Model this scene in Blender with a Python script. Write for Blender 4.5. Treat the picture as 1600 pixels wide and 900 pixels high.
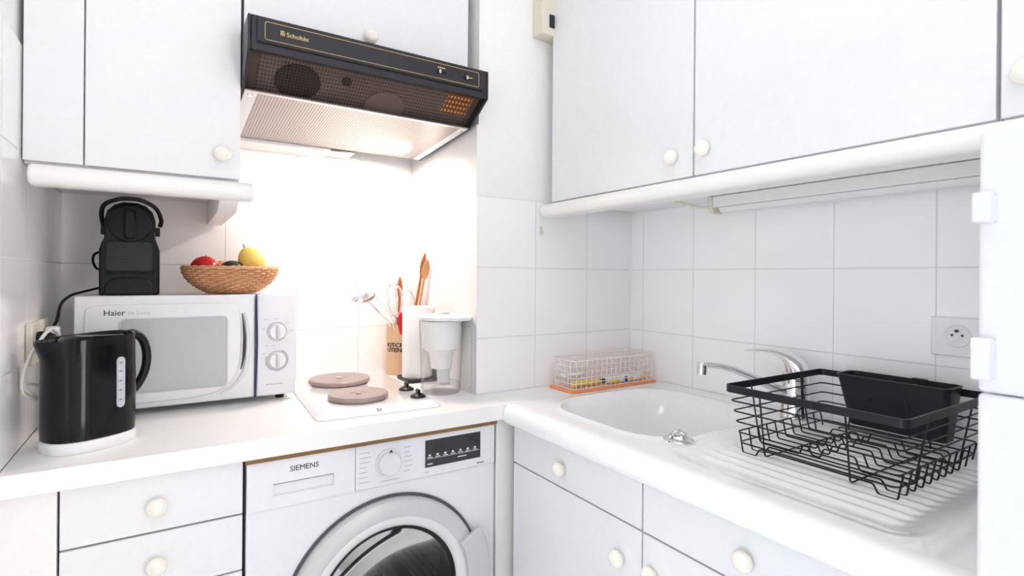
import bpy, bmesh, math, random
from mathutils import Vector, Matrix
random.seed(7)
PI = math.pi
S = bpy.context.scene
C = S.collection
for o in list(bpy.data.objects):
    bpy.data.objects.remove(o)

# ------------------------------------------------------------------ camera
CZ = 1.246
cam_d = bpy.data.cameras.new('camera'); cam = bpy.data.objects.new('camera', cam_d); C.objects.link(cam)
cam_d.sensor_width = 36; cam_d.lens = 36 * 838.0 / 1600
cam_d.shift_y = -18.25 / 1600
cam_d.clip_start = .02
yaw, roll = math.radians(32.749), math.radians(.4645)
cam.matrix_world = Matrix.Translation((0, 0, CZ)) @ Matrix.Rotation(-yaw, 4, 'Z') @ Matrix.Rotation(PI / 2, 4, 'X') @ Matrix.Rotation(roll, 4, 'Z')
cam_d.dof.use_dof = True; cam_d.dof.focus_distance = 1.25; cam_d.dof.aperture_fstop = 5.6
S.camera = cam
S.cycles.max_bounces = 20; S.cycles.diffuse_bounces = 12; S.cycles.transparent_max_bounces = 24

# ------------------------------------------------------------------ light
S.view_settings.view_transform = 'Standard'; S.view_settings.look = 'None'
S.view_settings.gamma = 1; S.view_settings.exposure = 0.19
S.view_settings.use_curve_mapping = False
w = bpy.data.worlds.new('world'); S.world = w; w.use_nodes = True
w.node_tree.nodes['Background'].inputs[0].default_value = (.93, .96, 1, 1)
w.node_tree.nodes['Background'].inputs[1].default_value = 0.5

def area(name, loc, target, sx, sy, power, col):
    d = bpy.data.lights.new(name, 'AREA'); d.shape = 'RECTANGLE'; d.size = sx; d.size_y = sy
    d.energy = power; d.color = col
    o = bpy.data.objects.new(name, d); C.objects.link(o); o.location = loc
    o.rotation_euler = (Vector(target) - Vector(loc)).to_track_quat('-Z', 'Y').to_euler()
    return o
area('window_light', (-2.0, -.25, .95), (1.3, .75, .95), 1.3, 1.6, 27, (.83, .925, 1))
area('rear_fill_light', (1.05, -1.75, .85), (-.15, 1.5, .85), .7, 1.5, 23.5, (1, .95, .975))  # unseen fill lamp added behind the camera for the left wall and alcove
area('bounce_light', (.45, -.35, 1.75), (.45, -.25, 2.5), .5, .5, 8.8, (1, .975, .99))  # added unseen lamp aimed at the ceiling to lift the ambient

# ------------------------------------------------------------------ materials
def mat(name, col, rough=.4, metal=0, coat=0, trans=0, ior=1.45, emit=None, es=0, var=.015, spec=.5, bump=0, bscale=60, alpha=1):
    m = bpy.data.materials.new(name); m.use_nodes = True
    nt = m.node_tree; b = nt.nodes['Principled BSDF']
    b.inputs['Roughness'].default_value = rough; b.inputs['Metallic'].default_value = metal
    b.inputs['Coat Weight'].default_value = coat; b.inputs['Coat Roughness'].default_value = .05
    b.inputs['Transmission Weight'].default_value = trans; b.inputs['IOR'].default_value = ior
    b.inputs['Specular IOR Level'].default_value = spec
    b.inputs['Alpha'].default_value = alpha
    if emit:
        b.inputs['Emission Color'].default_value = (*emit, 1); b.inputs['Emission Strength'].default_value = es
    tc = nt.nodes.new('ShaderNodeTexCoord'); n = nt.nodes.new('ShaderNodeTexNoise')
    n.inputs['Scale'].default_value = bscale; n.inputs['Detail'].default_value = 3
    nt.links.new(tc.outputs['Object'], n.inputs['Vector'])
    r = nt.nodes.new('ShaderNodeValToRGB')
    r.color_ramp.elements[0].color = (*[max(0, c * (1 - var * 2)) for c in col], 1)
    r.color_ramp.elements[1].color = (*[min(1, c * (1 + var * 2)) for c in col], 1)
    nt.links.new(n.outputs['Fac'], r.inputs['Fac']); nt.links.new(r.outputs['Color'], b.inputs['Base Color'])
    if bump:
        bp = nt.nodes.new('ShaderNodeBump'); bp.inputs['Strength'].default_value = bump; bp.inputs['Distance'].default_value = .001
        nt.links.new(n.outputs['Fac'], bp.inputs['Height']); nt.links.new(bp.outputs['Normal'], b.inputs['Normal'])
    return m

def node_math(nt, op, a, b=None):
    n = nt.nodes.new('ShaderNodeMath'); n.operation = op
    for i, v in enumerate((a, b)):
        if v is None: continue
        if isinstance(v, (int, float)): n.inputs[i].default_value = v
        else: nt.links.new(v, n.inputs[i])
    return n.outputs[0]

TS = .209
def tile_mat(name, axis, ph, phz, col=(.935, .93, .935), grout=(.74, .73, .73), gw=.0013):
    m = bpy.data.materials.new(name); m.use_nodes = True; nt = m.node_tree; b = nt.nodes['Principled BSDF']
    g = nt.nodes.new('ShaderNodeNewGeometry'); s = nt.nodes.new('ShaderNodeSeparateXYZ'); nt.links.new(g.outputs['Position'], s.inputs[0])
    def dist(comp, p):
        f = node_math(nt, 'FRACT', node_math(nt, 'DIVIDE', node_math(nt, 'SUBTRACT', s.outputs[comp], p - 20 * TS), TS))
        return node_math(nt, 'MULTIPLY', node_math(nt, 'MINIMUM', f, node_math(nt, 'SUBTRACT', 1.0, f)), TS)
    d = node_math(nt, 'MINIMUM', dist(axis, ph), dist('Z', phz))
    mr = nt.nodes.new('ShaderNodeMapRange'); mr.interpolation_type = 'SMOOTHSTEP'
    mr.inputs['From Min'].default_value = gw * .6; mr.inputs['From Max'].default_value = gw * 1.5
    nt.links.new(d, mr.inputs['Value'])
    nz = nt.nodes.new('ShaderNodeTexNoise'); nz.inputs['Scale'].default_value = 4; nt.links.new(g.outputs['Position'], nz.inputs['Vector'])
    cr = nt.nodes.new('ShaderNodeValToRGB'); cr.color_ramp.elements[0].color = (*[c * .98 for c in col], 1); cr.color_ramp.elements[1].color = (*[c * 1.02 for c in col], 1)
    nt.links.new(nz.outputs['Fac'], cr.inputs['Fac'])
    mx = nt.nodes.new('ShaderNodeMix'); mx.data_type = 'RGBA'
    nt.links.new(mr.outputs[0], mx.inputs[0]); mx.inputs[6].default_value = (*grout, 1); nt.links.new(cr.outputs['Color'], mx.inputs[7])
    nt.links.new(mx.outputs[2], b.inputs['Base Color'])
    rr = nt.nodes.new('ShaderNodeMapRange'); rr.inputs['To Min'].default_value = .7; rr.inputs['To Max'].default_value = .16
    nt.links.new(mr.outputs[0], rr.inputs['Value']); nt.links.new(rr.outputs[0], b.inputs['Roughness'])
    bp = nt.nodes.new('ShaderNodeBump'); bp.inputs['Strength'].default_value = .5; bp.inputs['Distance'].default_value = .0015
    ad = node_math(nt, 'ADD', mr.outputs[0], node_math(nt, 'MULTIPLY', nz.outputs['Fac'], .6))
    nt.links.new(ad, bp.inputs['Height']); nt.links.new(bp.outputs['Normal'], b.inputs['Normal'])
    return m

M = {}
M['paint'] = mat('wall_paint', (.89, .88, .87), .6, bump=.05)
M['ceil'] = mat('ceiling_paint', (.85, .85, .84), .8)
M['floor'] = mat('floor_vinyl', (.80, .785, .77), .5, var=.05, bscale=8)
M['white'] = mat('white_laminate', (.80, .80, .813), .32)
M['warmwhite'] = mat('cream_lacquer', (.86, .85, .83), .28)
M['carc'] = mat('carcass_board', (.55, .53, .50), .7)
M['knob'] = mat('ivory_porcelain', (.87, .845, .765), .25, coat=.3)
M['top'] = mat('worktop_laminate', (.90, .895, .89), .30, var=.008, bscale=300)
M['ceramic'] = mat('white_ceramic', (.91, .91, .915), .12, coat=.5)
M['wood_raw'] = mat('raw_timber', (.26, .145, .055), .7, var=.12, bscale=20)
M['appl'] = mat('white_enamel', (.80, .80, .83), .25, coat=.2)
M['silver'] = mat('silver_plastic', (.62, .61, .62), .33, metal=.25)
M['silver_lt'] = mat('pale_silver_plastic', (.76, .76, .78), .3, metal=.15)
M['chrome'] = mat('chrome', (.80, .80, .82), .06, metal=1)
M['steel'] = mat('brushed_steel', (.60, .58, .56), .28, metal=1)
M['black'] = mat('black_plastic', (.008, .008, .009), .35, spec=.3)
M['blackgl'] = mat('glossy_black_plastic', (.005, .005, .006), .10, spec=.28)
M['blackmt'] = mat('matt_black_coating', (.010, .011, .014), .42, spec=.35)
M['grey_dk'] = mat('charcoal_plastic', (.024, .024, .031), .38, spec=.35)
M['charc'] = mat('soft_black_plastic', (.008, .008, .010), .38, spec=.25)
M['slot_shade'] = mat('dark_slot_shade', (.05, .05, .055), .6)
M['gold'] = mat('gold_print', (.62, .46, .18), .4)
M['ink'] = mat('black_print', (.02, .02, .025), .5)
M['ink_lt'] = mat('grey_print', (.50, .50, .52), .5)
M['ink_mid_shade'] = mat('mid_grey_print_shade', (.16, .16, .17), .6)
M['ink_w'] = mat('white_print', (.8, .8, .8), .5)
M['navy'] = mat('navy_trim', (.02, .03, .12), .4)
M['disp'] = mat('black_display_glass', (.01, .01, .014), .08, coat=.6)
M['gold_t'] = M['gold']
M['cream_pl'] = mat('cream_plastic', (.72, .68, .58), .45)
M['white_pl'] = mat('white_plastic', (.82, .82, .82), .35)
M['socket_hole'] = mat('dark_socket_hole', (.06, .06, .07), .6)
M['plate'] = mat('brown_grey_hob_plate', (.40, .31, .29), .32, metal=.4, var=.06, bscale=30)
M['rattan'] = mat('rattan', (.66, .36, .19), .55, var=.15, bscale=40)
M['apple'] = mat('red_apple_skin', (.55, .015, .02), .22, var=.3, bscale=25, coat=.3)
M['pear'] = mat('yellow_fruit_skin', (.92, .62, .14), .38, var=.05, bscale=30)
M['peach'] = mat('orange_fruit_skin', (.85, .32, .06), .4, var=.15, bscale=30)
M['avo'] = mat('dark_green_skin', (.025, .04, .02), .4, var=.3, bscale=60, bump=.4)
M['stem'] = mat('brown_stem', (.12, .08, .04), .7)
M['crock'] = mat('beige_stoneware', (.72, .47, .29), .4)
M['wood1'] = mat('dark_utensil_wood', (.48, .15, .04), .45, var=.12, bscale=30)
M['wood2'] = mat('pale_utensil_wood', (.62, .30, .14), .5, var=.1, bscale=30)
M['red'] = mat('red_plastic', (.65, .01, .03), .3)
M['paper'] = mat('paper_towel', (.86, .85, .84), .9, bump=.4, bscale=220)
M['orange'] = mat('orange_plastic', (.90, .30, .10), .45)
M['yellow'] = mat('yellow_plastic', (.82, .62, .10), .45)
M['blue'] = mat('dark_blue_print', (.02, .02, .25), .4)
M['whitewire'] = mat('white_coated_wire', (.84, .80, .76), .35)
M['cordw'] = mat('white_cord', (.74, .72, .70), .45)
M['lamp'] = mat('hood_lamp_cover', (1, 1, 1), .4, emit=(1, .93, .82), es=14)

M['funnel'] = mat('frosted_white_plastic', (.93, .93, .93), .45)

M['gauge'] = mat('pale_gauge_plastic', (.50, .50, .54), .3)
M['rubber'] = mat('grey_rubber', (.10, .10, .11), .5)

def smoky():
    m = bpy.data.materials.new('smoked_visor'); m.use_nodes = True; nt = m.node_tree; nt.nodes.clear()
    out = nt.nodes.new('ShaderNodeOutputMaterial'); t = nt.nodes.new('ShaderNodeBsdfTransparent'); t.inputs[0].default_value = (.74, .70, .68, 1)
    g = nt.nodes.new('ShaderNodeBsdfPrincipled'); g.inputs['Base Color'].default_value = (.03, .025, .022, 1); g.inputs['Roughness'].default_value = .12
    mx = nt.nodes.new('ShaderNodeMixShader'); mx.inputs[0].default_value = .32
    nz = nt.nodes.new('ShaderNodeTexNoise'); nz.inputs['Scale'].default_value = 9
    mr = nt.nodes.new('ShaderNodeMapRange'); mr.inputs['To Min'].default_value = .09; mr.inputs['To Max'].default_value = .14
    nt.links.new(nz.outputs['Fac'], mr.inputs['Value']); nt.links.new(mr.outputs[0], mx.inputs[0])
    nt.links.new(t.outputs[0], mx.inputs[1]); nt.links.new(g.outputs[0], mx.inputs[2]); nt.links.new(mx.outputs[0], out.inputs[0])
    return m
M['smoke'] = smoky()

def glass_door():
    m = bpy.data.materials.new('washer_door_glass'); m.use_nodes = True; nt = m.node_tree; nt.nodes.clear()
    out = nt.nodes.new('ShaderNodeOutputMaterial'); t = nt.nodes.new('ShaderNodeBsdfTransparent'); t.inputs[0].default_value = (.45, .43, .41, 1)
    g = nt.nodes.new('ShaderNodeBsdfGlossy'); g.inputs['Roughness'].default_value = .04; g.inputs[0].default_value = (.8, .8, .8, 1)
    f = nt.nodes.new('ShaderNodeFresnel'); f.inputs[0].default_value = 1.35
    mx = nt.nodes.new('ShaderNodeMixShader'); nt.links.new(f.outputs[0], mx.inputs[0])
    nt.links.new(t.outputs[0], mx.inputs[1]); nt.links.new(g.outputs[0], mx.inputs[2]); nt.links.new(mx.outputs[0], out.inputs[0])
    return m
M['washglass'] = glass_door()
def clear(name, tint, edge):
    # thin clear plastic: passes light face on, denser and shinier where seen edge on
    m = bpy.data.materials.new(name); m.use_nodes = True; nt = m.node_tree; nt.nodes.clear()
    out = nt.nodes.new('ShaderNodeOutputMaterial'); t = nt.nodes.new('ShaderNodeBsdfTransparent')
    g = nt.nodes.new('ShaderNodeBsdfGlossy'); g.inputs['Roughness'].default_value = .08
    f = nt.nodes.new('ShaderNodeLayerWeight'); f.inputs[0].default_value = .5
    p = node_math(nt, 'POWER', f.outputs[1], 3.0)
    cm = nt.nodes.new('ShaderNodeMix'); cm.data_type = 'RGBA'; nt.links.new(p, cm.inputs[0])
    cm.inputs[6].default_value = (*tint, 1); cm.inputs[7].default_value = (*edge, 1); nt.links.new(cm.outputs[2], t.inputs[0])
    mx = nt.nodes.new('ShaderNodeMixShader'); nt.links.new(node_math(nt, 'ADD', node_math(nt, 'MULTIPLY', p, .25), .05), mx.inputs[0])
    nt.links.new(t.outputs[0], mx.inputs[1]); nt.links.new(g.outputs[0], mx.inputs[2]); nt.links.new(mx.outputs[0], out.inputs[0])
    return m
M['glass'] = clear('clear_plastic', (.95, .95, .955), (.62, .60, .60))
M['water'] = clear('water', (.95, .955, .96), (.75, .75, .76))

def dots(name, base, hole, ax, pa, bx, pb, fr, rough=.35, metal=.7, oval=1.0, stagger=False):
    # perforated sheet: round holes on a grid in object space
    m = mat(name, base, rough, metal=metal, var=.03); nt = m.node_tree; b = nt.nodes['Principled BSDF']
    tc = nt.nodes.new('ShaderNodeTexCoord'); s = nt.nodes.new('ShaderNodeSeparateXYZ'); nt.links.new(tc.outputs['Object'], s.inputs[0])
    qa = node_math(nt, 'ADD', node_math(nt, 'DIVIDE', s.outputs[ax], pa), 100.0)
    qb = node_math(nt, 'ADD', node_math(nt, 'DIVIDE', s.outputs[bx], pb), 100.0)
    if stagger:
        qa = node_math(nt, 'ADD', qa, node_math(nt, 'MULTIPLY', node_math(nt, 'MODULO', node_math(nt, 'FLOOR', qb), 2.0), .5))
    fa = node_math(nt, 'SUBTRACT', node_math(nt, 'FRACT', qa), .5); fb = node_math(nt, 'MULTIPLY', node_math(nt, 'SUBTRACT', node_math(nt, 'FRACT', qb), .5), oval)
    d = node_math(nt, 'SQRT', node_math(nt, 'ADD', node_math(nt, 'MULTIPLY', fa, fa), node_math(nt, 'MULTIPLY', fb, fb)))
    mr = nt.nodes.new('ShaderNodeMapRange'); mr.inputs['From Min'].default_value = fr - .06; mr.inputs['From Max'].default_value = fr + .06; nt.links.new(d, mr.inputs['Value'])
    mx = nt.nodes.new('ShaderNodeMix'); mx.data_type = 'RGBA'; nt.links.new(mr.outputs[0], mx.inputs[0])
    src = b.inputs['Base Color'].links[0].from_socket
    mx.inputs[6].default_value = (*hole, 1); nt.links.new(src, mx.inputs[7]); nt.links.new(mx.outputs[2], b.inputs['Base Color'])
    return m
M['filter'] = dots('perforated_filter', (.50, .43, .40), (.06, .05, .04), 'X', .0072, 'Y', .0052, .27, oval=1.0)
M['innermesh'] = dots('inner_perforated_sheet', (.58, .53, .51), (.24, .21, .20), 'X', .0075, 'Z', .0058, .30, metal=.1)
M['fanmesh'] = dots('fan_guard_mesh', (.16, .16, .15), (.03, .03, .03), 'X', .0075, 'Y', .0075, .36, metal=0)
M['backing'] = mat('brown_grey_sheet', (.40, .36, .34), .5)
M['fancov'] = mat('fan_cover_plate', (.62, .56, .54), .5)
M['drum'] = dots('perforated_drum', (.62, .60, .58), (.02, .02, .02), 'X', .017, 'Z', .017, .22, rough=.22, metal=.9, stagger=True)
M['comb'] = dots('honeycomb_grille', (.011, .011, .013), (.001, .001, .001), 'X', .0072, 'Z', .0062, .36, rough=.4, metal=0, stagger=True)
M['mwglass'] = dots('microwave_window', (.52, .54, .55), (.44, .46, .47), 'X', .003, 'Z', .003, .3, rough=.18, metal=.1)

# ------------------------------------------------------------------ mesh helpers
ORG = {}
class MB:
    def __init__(s): s.v = []; s.f = []
    def add(s, vs, fs):
        n = len(s.v); s.v += [tuple(v) for v in vs]; s.f += [tuple(n + i for i in f) for f in fs]; return s
    def box(s, x0, x1, y0, y1, z0, z1):
        return s.add([(x0, y0, z0), (x1, y0, z0), (x1, y1, z0), (x0, y1, z0), (x0, y0, z1), (x1, y0, z1), (x1, y1, z1), (x0, y1, z1)],
                     [(0, 3, 2, 1), (4, 5, 6, 7), (0, 1, 5, 4), (1, 2, 6, 5), (2, 3, 7, 6), (3, 0, 4, 7)])
    def prism(s, poly, ax, a0, a1):
        def P(p, a): return {'x': (a, p[0], p[1]), 'y': (p[0], a, p[1]), 'z': (p[0], p[1], a)}[ax]
        n = len(poly); vs = [P(p, a0) for p in poly] + [P(p, a1) for p in poly]
        return s.add(vs, [tuple(range(n))[::-1], tuple(range(n, 2 * n))] + [(i, (i + 1) % n, n + (i + 1) % n, n + i) for i in range(n)])
    def lathe(s, prof, o, ax='z', seg=40, sx=1, sy=1, closed=False):
        # prof: (radius, height along axis)
        o = Vector(o); vs = []; fs = []; idx = []
        for r, h in prof:
            row = []
            if r < 1e-6: row = [len(vs)]; pts = [(0, 0)]
            else: row = list(range(len(vs), len(vs) + seg)); pts = [(r * math.cos(2 * PI * k / seg) * sx, r * math.sin(2 * PI * k / seg) * sy) for k in range(seg)]
            for a, b in pts:
                vs.append(o + Vector({'z': (a, b, h), 'y': (a, h, -b), 'x': (h, a, b)}[ax]))
            idx.append(row)
        pairs = list(zip(idx, idx[1:])) + ([(idx[-1], idx[0])] if closed else [])
        for A, B in pairs:
            for k in range(seg):
                a0, a1, b0, b1 = A[k % len(A)], A[(k + 1) % len(A)], B[k % len(B)], B[(k + 1) % len(B)]
                f = []
                for i in (a0, a1, b1, b0):
                    if i not in f: f.append(i)
                if len(f) > 2: fs.append(tuple(f))
        return s.add(vs, fs)
    def tube(s, pts, r, seg=8, closed=False, flat=1.0):
        pts = [Vector(p) for p in pts]; n = len(pts); rs = r if isinstance(r, (list, tuple)) else [r] * n
        up = None; vs = []; fs = []
        for i, p in enumerate(pts):
            a = pts[(i - 1) % n] if (closed or i > 0) else p; b = pts[(i + 1) % n] if (closed or i < n - 1) else p
            t = (b - a).normalized()
            if up is None:
                up = Vector((0, 0, 1)) if abs(t.z) < .9 else Vector((1, 0, 0))
            up = (up - t * up.dot(t))
            if up.length < 1e-5: up = t.orthogonal()
            up.normalize(); sd = t.cross(up)
            for k in range(seg):
                c, q = math.cos(2 * PI * k / seg), math.sin(2 * PI * k / seg)
                vs.append(p + (up * c * flat + sd * q) * rs[i])
        for i in range(n if closed else n - 1):
            j = (i + 1) % n
            for k in range(seg):
                l = (k + 1) % seg
                fs.append((i * seg + k, j * seg + k, j * seg + l, i * seg + l))
        if not closed:
            fs.append(tuple(range(seg))); fs.append(tuple((n - 1) * seg + k for k in range(seg))[::-1])
        return s.add(vs, fs)
    def ball(s, o, rx, ry=None, rz=None, seg=24, rings=14):
        ry = ry or rx; rz = rz or rx
        prof = [(math.sin(PI * k / rings), -math.cos(PI * k / rings)) for k in range(rings + 1)]
        t = MB().lathe(prof, (0, 0, 0), seg=seg)
        return s.add([(o[0] + v[0] * rx, o[1] + v[1] * ry, o[2] + v[2] * rz) for v in t.v], t.f)
    def xform(s, mtx):
        s.v = [tuple(mtx @ Vector(v)) for v in s.v]; return s
    def build(s, name, m, parent=None, bevel=0, seg=2, angle=35, org=None):
        me = bpy.data.meshes.new(name)
        if org is None:
            xs, ys, zs = zip(*s.v); org = ((min(xs) + max(xs)) / 2, (min(ys) + max(ys)) / 2, min(zs))
        org = Vector(org)
        me.from_pydata([Vector(v) - org for v in s.v], [], s.f); me.update()
        bm = bmesh.new(); bm.from_mesh(me); bmesh.ops.recalc_face_normals(bm, faces=bm.faces); bm.to_mesh(me); bm.free()
        me.polygons.foreach_set('use_smooth', [True] * len(me.polygons)); me.set_sharp_from_angle(angle=math.radians(angle))
        me.materials.append(M[m] if isinstance(m, str) else m)
        o = bpy.data.objects.new(name, me); C.objects.link(o)
        ORG[o] = org
        if parent is not None:
            o.parent = parent; o.location = org - ORG[parent]
        else: o.location = org
        if bevel:
            b = o.modifiers.new('bevel', 'BEVEL'); b.width = bevel; b.segments = seg; b.limit_method = 'ANGLE'; b.angle_limit = math.radians(40)
        return o

def tag(o, label, cat, group=None):
    o['label'] = label; o['category'] = cat
    if group: o['group'] = group
    return o
def thing(name, loc, label, cat, group=None):
    o = bpy.data.objects.new(name, None); o.empty_display_size = .05; C.objects.link(o); o.location = loc; ORG[o] = Vector(loc)
    return tag(o, label, cat, group)
def struct(o): o['kind'] = 'structure'; return o

def text_mb(body, size, bold=0.0, spacing=1.0):
    cu = bpy.data.curves.new('lettering', 'FONT'); cu.body = body; cu.size = size; cu.extrude = 0; cu.space_character = spacing
    cu.resolution_u = 3
    o = bpy.data.objects.new('lettering', cu); C.objects.link(o)
    dg = bpy.context.evaluated_depsgraph_get(); me = bpy.data.meshes.new_from_object(o.evaluated_get(dg))
    mb = MB(); mb.add([v.co[:] for v in me.vertices], [tuple(p.vertices) for p in me.polygons])
    bpy.data.objects.remove(o); bpy.data.curves.remove(cu); bpy.data.meshes.remove(me)
    if bold:      # heavier strokes: the outline repeated a hair to each side
        v0, f0 = list(mb.v), list(mb.f)
        for q, (dx, dy) in enumerate(((bold, 0), (-bold, 0), (0, bold * .6), (0, -bold * .6))): mb.add([(a + dx, b + dy, c + .00006 * (q + 1)) for a, b, c in v0], f0)
    return mb
def text_on_y(body, x0, x1, z0, y, bold=0, spacing=1.0):
    # lettering standing on a surface that faces -y, between x0 and x1, baseline z0
    t = text_mb(body, 1, bold); xs = [v[0] for v in t.v]; k = (x1 - x0) / (max(xs) - min(xs)); mn = min(xs)
    t.v = [(x0 + (v[0] - mn) * k, y - v[2] * .8, z0 + v[1] * k) for v in t.v]
    return t

# ------------------------------------------------------------------ room
XL, XR, D1, D2, XB = -.241, 1.378, 1.879, 1.369, .759
CT, YF, ZR = .90, 1.227, 1.272
TT = .007
YB = -1.8
struct(MB().box(-2.5, XR + .1, YB - .1, D1 + .1, -.1, 0).build('floor', 'floor'))
struct(MB().box(-2.5, XR + .1, YB - .1, D1 + .1, 2.5, 2.6).build('ceiling', 'ceil'))
tl = tile_mat('tiles_left', 'Y', D1, ZR)
tb = tile_mat('tiles_back', 'X', .359, ZR)
tc_ = tile_mat('tiles_column', 'X', XB, ZR)
tr = tile_mat('tiles_right', 'Y', 1.308, ZR)
wl = struct(MB().box(XL - .1, XL - TT, .62, D1 + .1, 0, 2.5).build('wall_left', 'paint'))
MB().box(XL - TT, XL, .62, D1, CT, 1.690).build('tile_panel', tl, wl, bevel=.001)
wb = struct(MB().box(XL - TT, XB, D1 + TT, D1 + .1, 0, 2.5).build('wall_back', 'paint'))
MB().box(XL, XB, D1, D1 + TT, CT, 1.690).build('tile_panel', tb, wb)
wc = struct(MB().box(XB + .006, XR + TT, D2 + TT, D1 + .1, 0, 2.5).build('wall_column', 'paint'))
tp = MB().box(XB, XR, D2, D2 + TT, CT, 1.481); tp.box(XB, XB + .006, D2 + TT, D1, CT, 1.690)
tp.build('tile_panel', tc_, wc)
wr = struct(MB().box(XR + TT, XR + .1, YB, D2 + TT, 0, 2.5).build('wall_right', 'paint'))
MB().box(XR, XR + TT, -.1, D2, CT, 1.481).build('tile_panel', tr, wr)
struct(MB().box(-2.5, .02, YB - .1, YB, 0, 2.5).box(1.10, XR + .1, YB - .1, YB, 0, 2.5).box(.02, 1.10, YB - .1, YB, 0, .85).box(.02, 1.10, YB - .1, YB, 2.05, 2.5).build('wall_front', 'paint'))
struct(MB().prism([(XR, D2), (XR - .006, D2), (XR, D2 - .006)], 'z', CT, 1.47).build('trim_1', 'white_pl'))

def knob(parent, o, d, r=.0175):
    # porcelain knob on its neck, standing out along d ('-y' or '-x')
    s = -1
    prof = [(r * .55, 0), (r * .62, .003)] + [(r * 1.03 * math.cos(a), .0145 + .0125 * math.sin(a)) for a in [math.radians(q) for q in (-48, -30, -12, 6, 24, 42, 60, 76)]] + [(0, .027)]
    mb = MB().lathe([(a, s * b) for a, b in prof], (0, 0, 0), ax=d[1], seg=28)
    mb.v = [(v[0] + o[0], v[1] + o[1], v[2] + o[2]) for v in mb.v]
    return mb.build('knob', 'knob', parent)

# ------------------------------------------------------------------ base units, back run
FY = 1.244   # face of doors on the back run
u = thing('drawer_unit', (0, 1.55, .1), 'white base unit of stacked drawers left of the washing machine, under the kettle', 'drawer unit')
mb = MB().box(-.160, -.144, FY + .02, D1 - .01, .1, .856).box(.121, .137, FY + .02, D1 - .01, .1, .856).box(-.144, .121, D1 - .026, D1 - .01, .1, .856).box(-.144, .121, FY + .02, D1 - .026, .1, .116)
mb.build('carcass', 'carc', u)
for z0, z1, kz in ((.747, .855, .797), (.630, .743, .683), (.44, .626, .53), (.12, .436, .28)):
    d = MB().box(-.159, .136, FY, FY + .018, z0, z1).build('drawer_front', 'white', u, bevel=.0012)
    knob(d, (-.013, FY, kz), '-y')
tag(MB().box(XL + .001, -.163, FY + .002, FY + .02, 0, .856).build('filler_panel', 'warmwhite', bevel=.001), 'narrow plain upright panel between left wall and drawer unit, below worktop', 'panel', 'upright filler panels')
tag(MB().box(.755, .814, FY + .002, FY + .02, 0, .856).build('filler_panel', 'warmwhite', bevel=.001), 'narrow plain upright panel between the washing machine and the sink cabinets', 'panel', 'upright filler panels')
tag(MB().box(.140, .752, FY - .006, FY + .03, .8472, .8588).build('timber_batten', 'wood_raw'), 'raw brown timber strip above the washing machine, under worktop edge', 'batten')

# worktop with inner corner
wt = MB().prism([(XL, YF), (XR, YF), (XR, D2), (XB, D2), (XB, D1), (XL, D1)], 'z', .859, CT)
tag(wt.build('worktop', 'top', bevel=.002, seg=3), 'white laminate worktop along the back wall carrying kettle, microwave and hob', 'worktop')

# ------------------------------------------------------------------ washing machine
WX0, WX1, WT = .143, .749, .846
wm = thing('washing_machine', (.446, 1.55, 0), 'white front-loading washing machine under the worktop with black display', 'washing machine')
DC = (.455, .470); RO = .246
def plate_hole(mb, x0, x1, z0, z1, yf, c, r, depth, n=96):
    fr = []; ci = []
    cs = sorted([2 * PI * k / n for k in range(n)] + [math.atan2(z - c[1], x - c[0]) % (2 * PI) for x in (x0, x1) for z in (z0, z1)])
    for a in cs:
        dx, dz = math.cos(a), math.sin(a)
        t = min([((x1 if dx > 0 else x0) - c[0]) / dx if abs(dx) > 1e-9 else 9, ((z1 if dz > 0 else z0) - c[1]) / dz if abs(dz) > 1e-9 else 9])
        fr.append((c[0] + dx * t, yf, c[1] + dz * t)); ci.append((c[0] + dx * r, yf, c[1] + dz * r))
    m = len(cs); back = [(p[0], yf + depth, p[2]) for p in ci]
    mb.add(fr + ci + back, [(i, (i + 1) % m, m + (i + 1) % m, m + i) for i in range(m)] + [(m + i, m + (i + 1) % m, 2 * m + (i + 1) % m, 2 * m + i) for i in range(m)])
mb = MB()
plate_hole(mb, WX0, WX1, .0, .741, FY + .004, DC, .236, .03)
mb.box(WX0, WX0 + .003, FY + .0041, 1.82, 0, WT).box(WX1 - .003, WX1, FY + .0041, 1.82, 0, WT).box(WX0, WX1, FY + .02, 1.82, WT - .003, WT).box(WX0, WX1, 1.817, 1.82, 0, WT).box(WX0, WX1, FY + .006, FY + .012, .735, WT - .004)
mb.build('casing', 'appl', wm)
def pocket(mb, x0, x1, z0, z1, yf, yb, px0, px1, pz0, pz1, depth):
    xs = (x0, px0, px1, x1); zs = (z0, pz0, pz1, z1)
    V = [(x, yf, z) for z in zs for x in xs]; F = [(r * 4 + c, r * 4 + c + 1, r * 4 + c + 5, r * 4 + c + 4) for r in range(3) for c in range(3) if (r, c) != (1, 1)]
    b = 16; V += [(px0, yf + depth * .3, pz0 + .002), (px1, yf + depth * .3, pz0 + .002), (px1, yf + depth, pz1), (px0, yf + depth, pz1)]
    I = [5, 6, 10, 9]
    F += [(I[i], I[(i + 1) % 4], b + (i + 1) % 4, b + i) for i in range(4)] + [(b, b + 1, b + 2, b + 3)]
    V += [(x0, yb, z0), (x1, yb, z0), (x1, yb, z1), (x0, yb, z1)]; q = 20
    F += [(0, 1, 2, 3, q + 1, q), (3, 7, 11, 15, q + 2, q + 1), (15, 14, 13, 12, q + 3, q + 2), (12, 8, 4, 0, q, q + 3), (q, q + 1, q + 2, q + 3)]
    return mb.add(V, F)
dr = pocket(MB(), WX0 + .001, .3705, .7425, WT, FY, FY + .012, .195, .323, .768, .795, .022).build('detergent_drawer', 'appl', wm)
MB().box(.1955, .3225, FY + .003, FY + .006, .7925, .7945).build('grip_shade_line', 'ink_mid_shade', dr)  # grey strip paints the deep shade along the pocket's top edge
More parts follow.
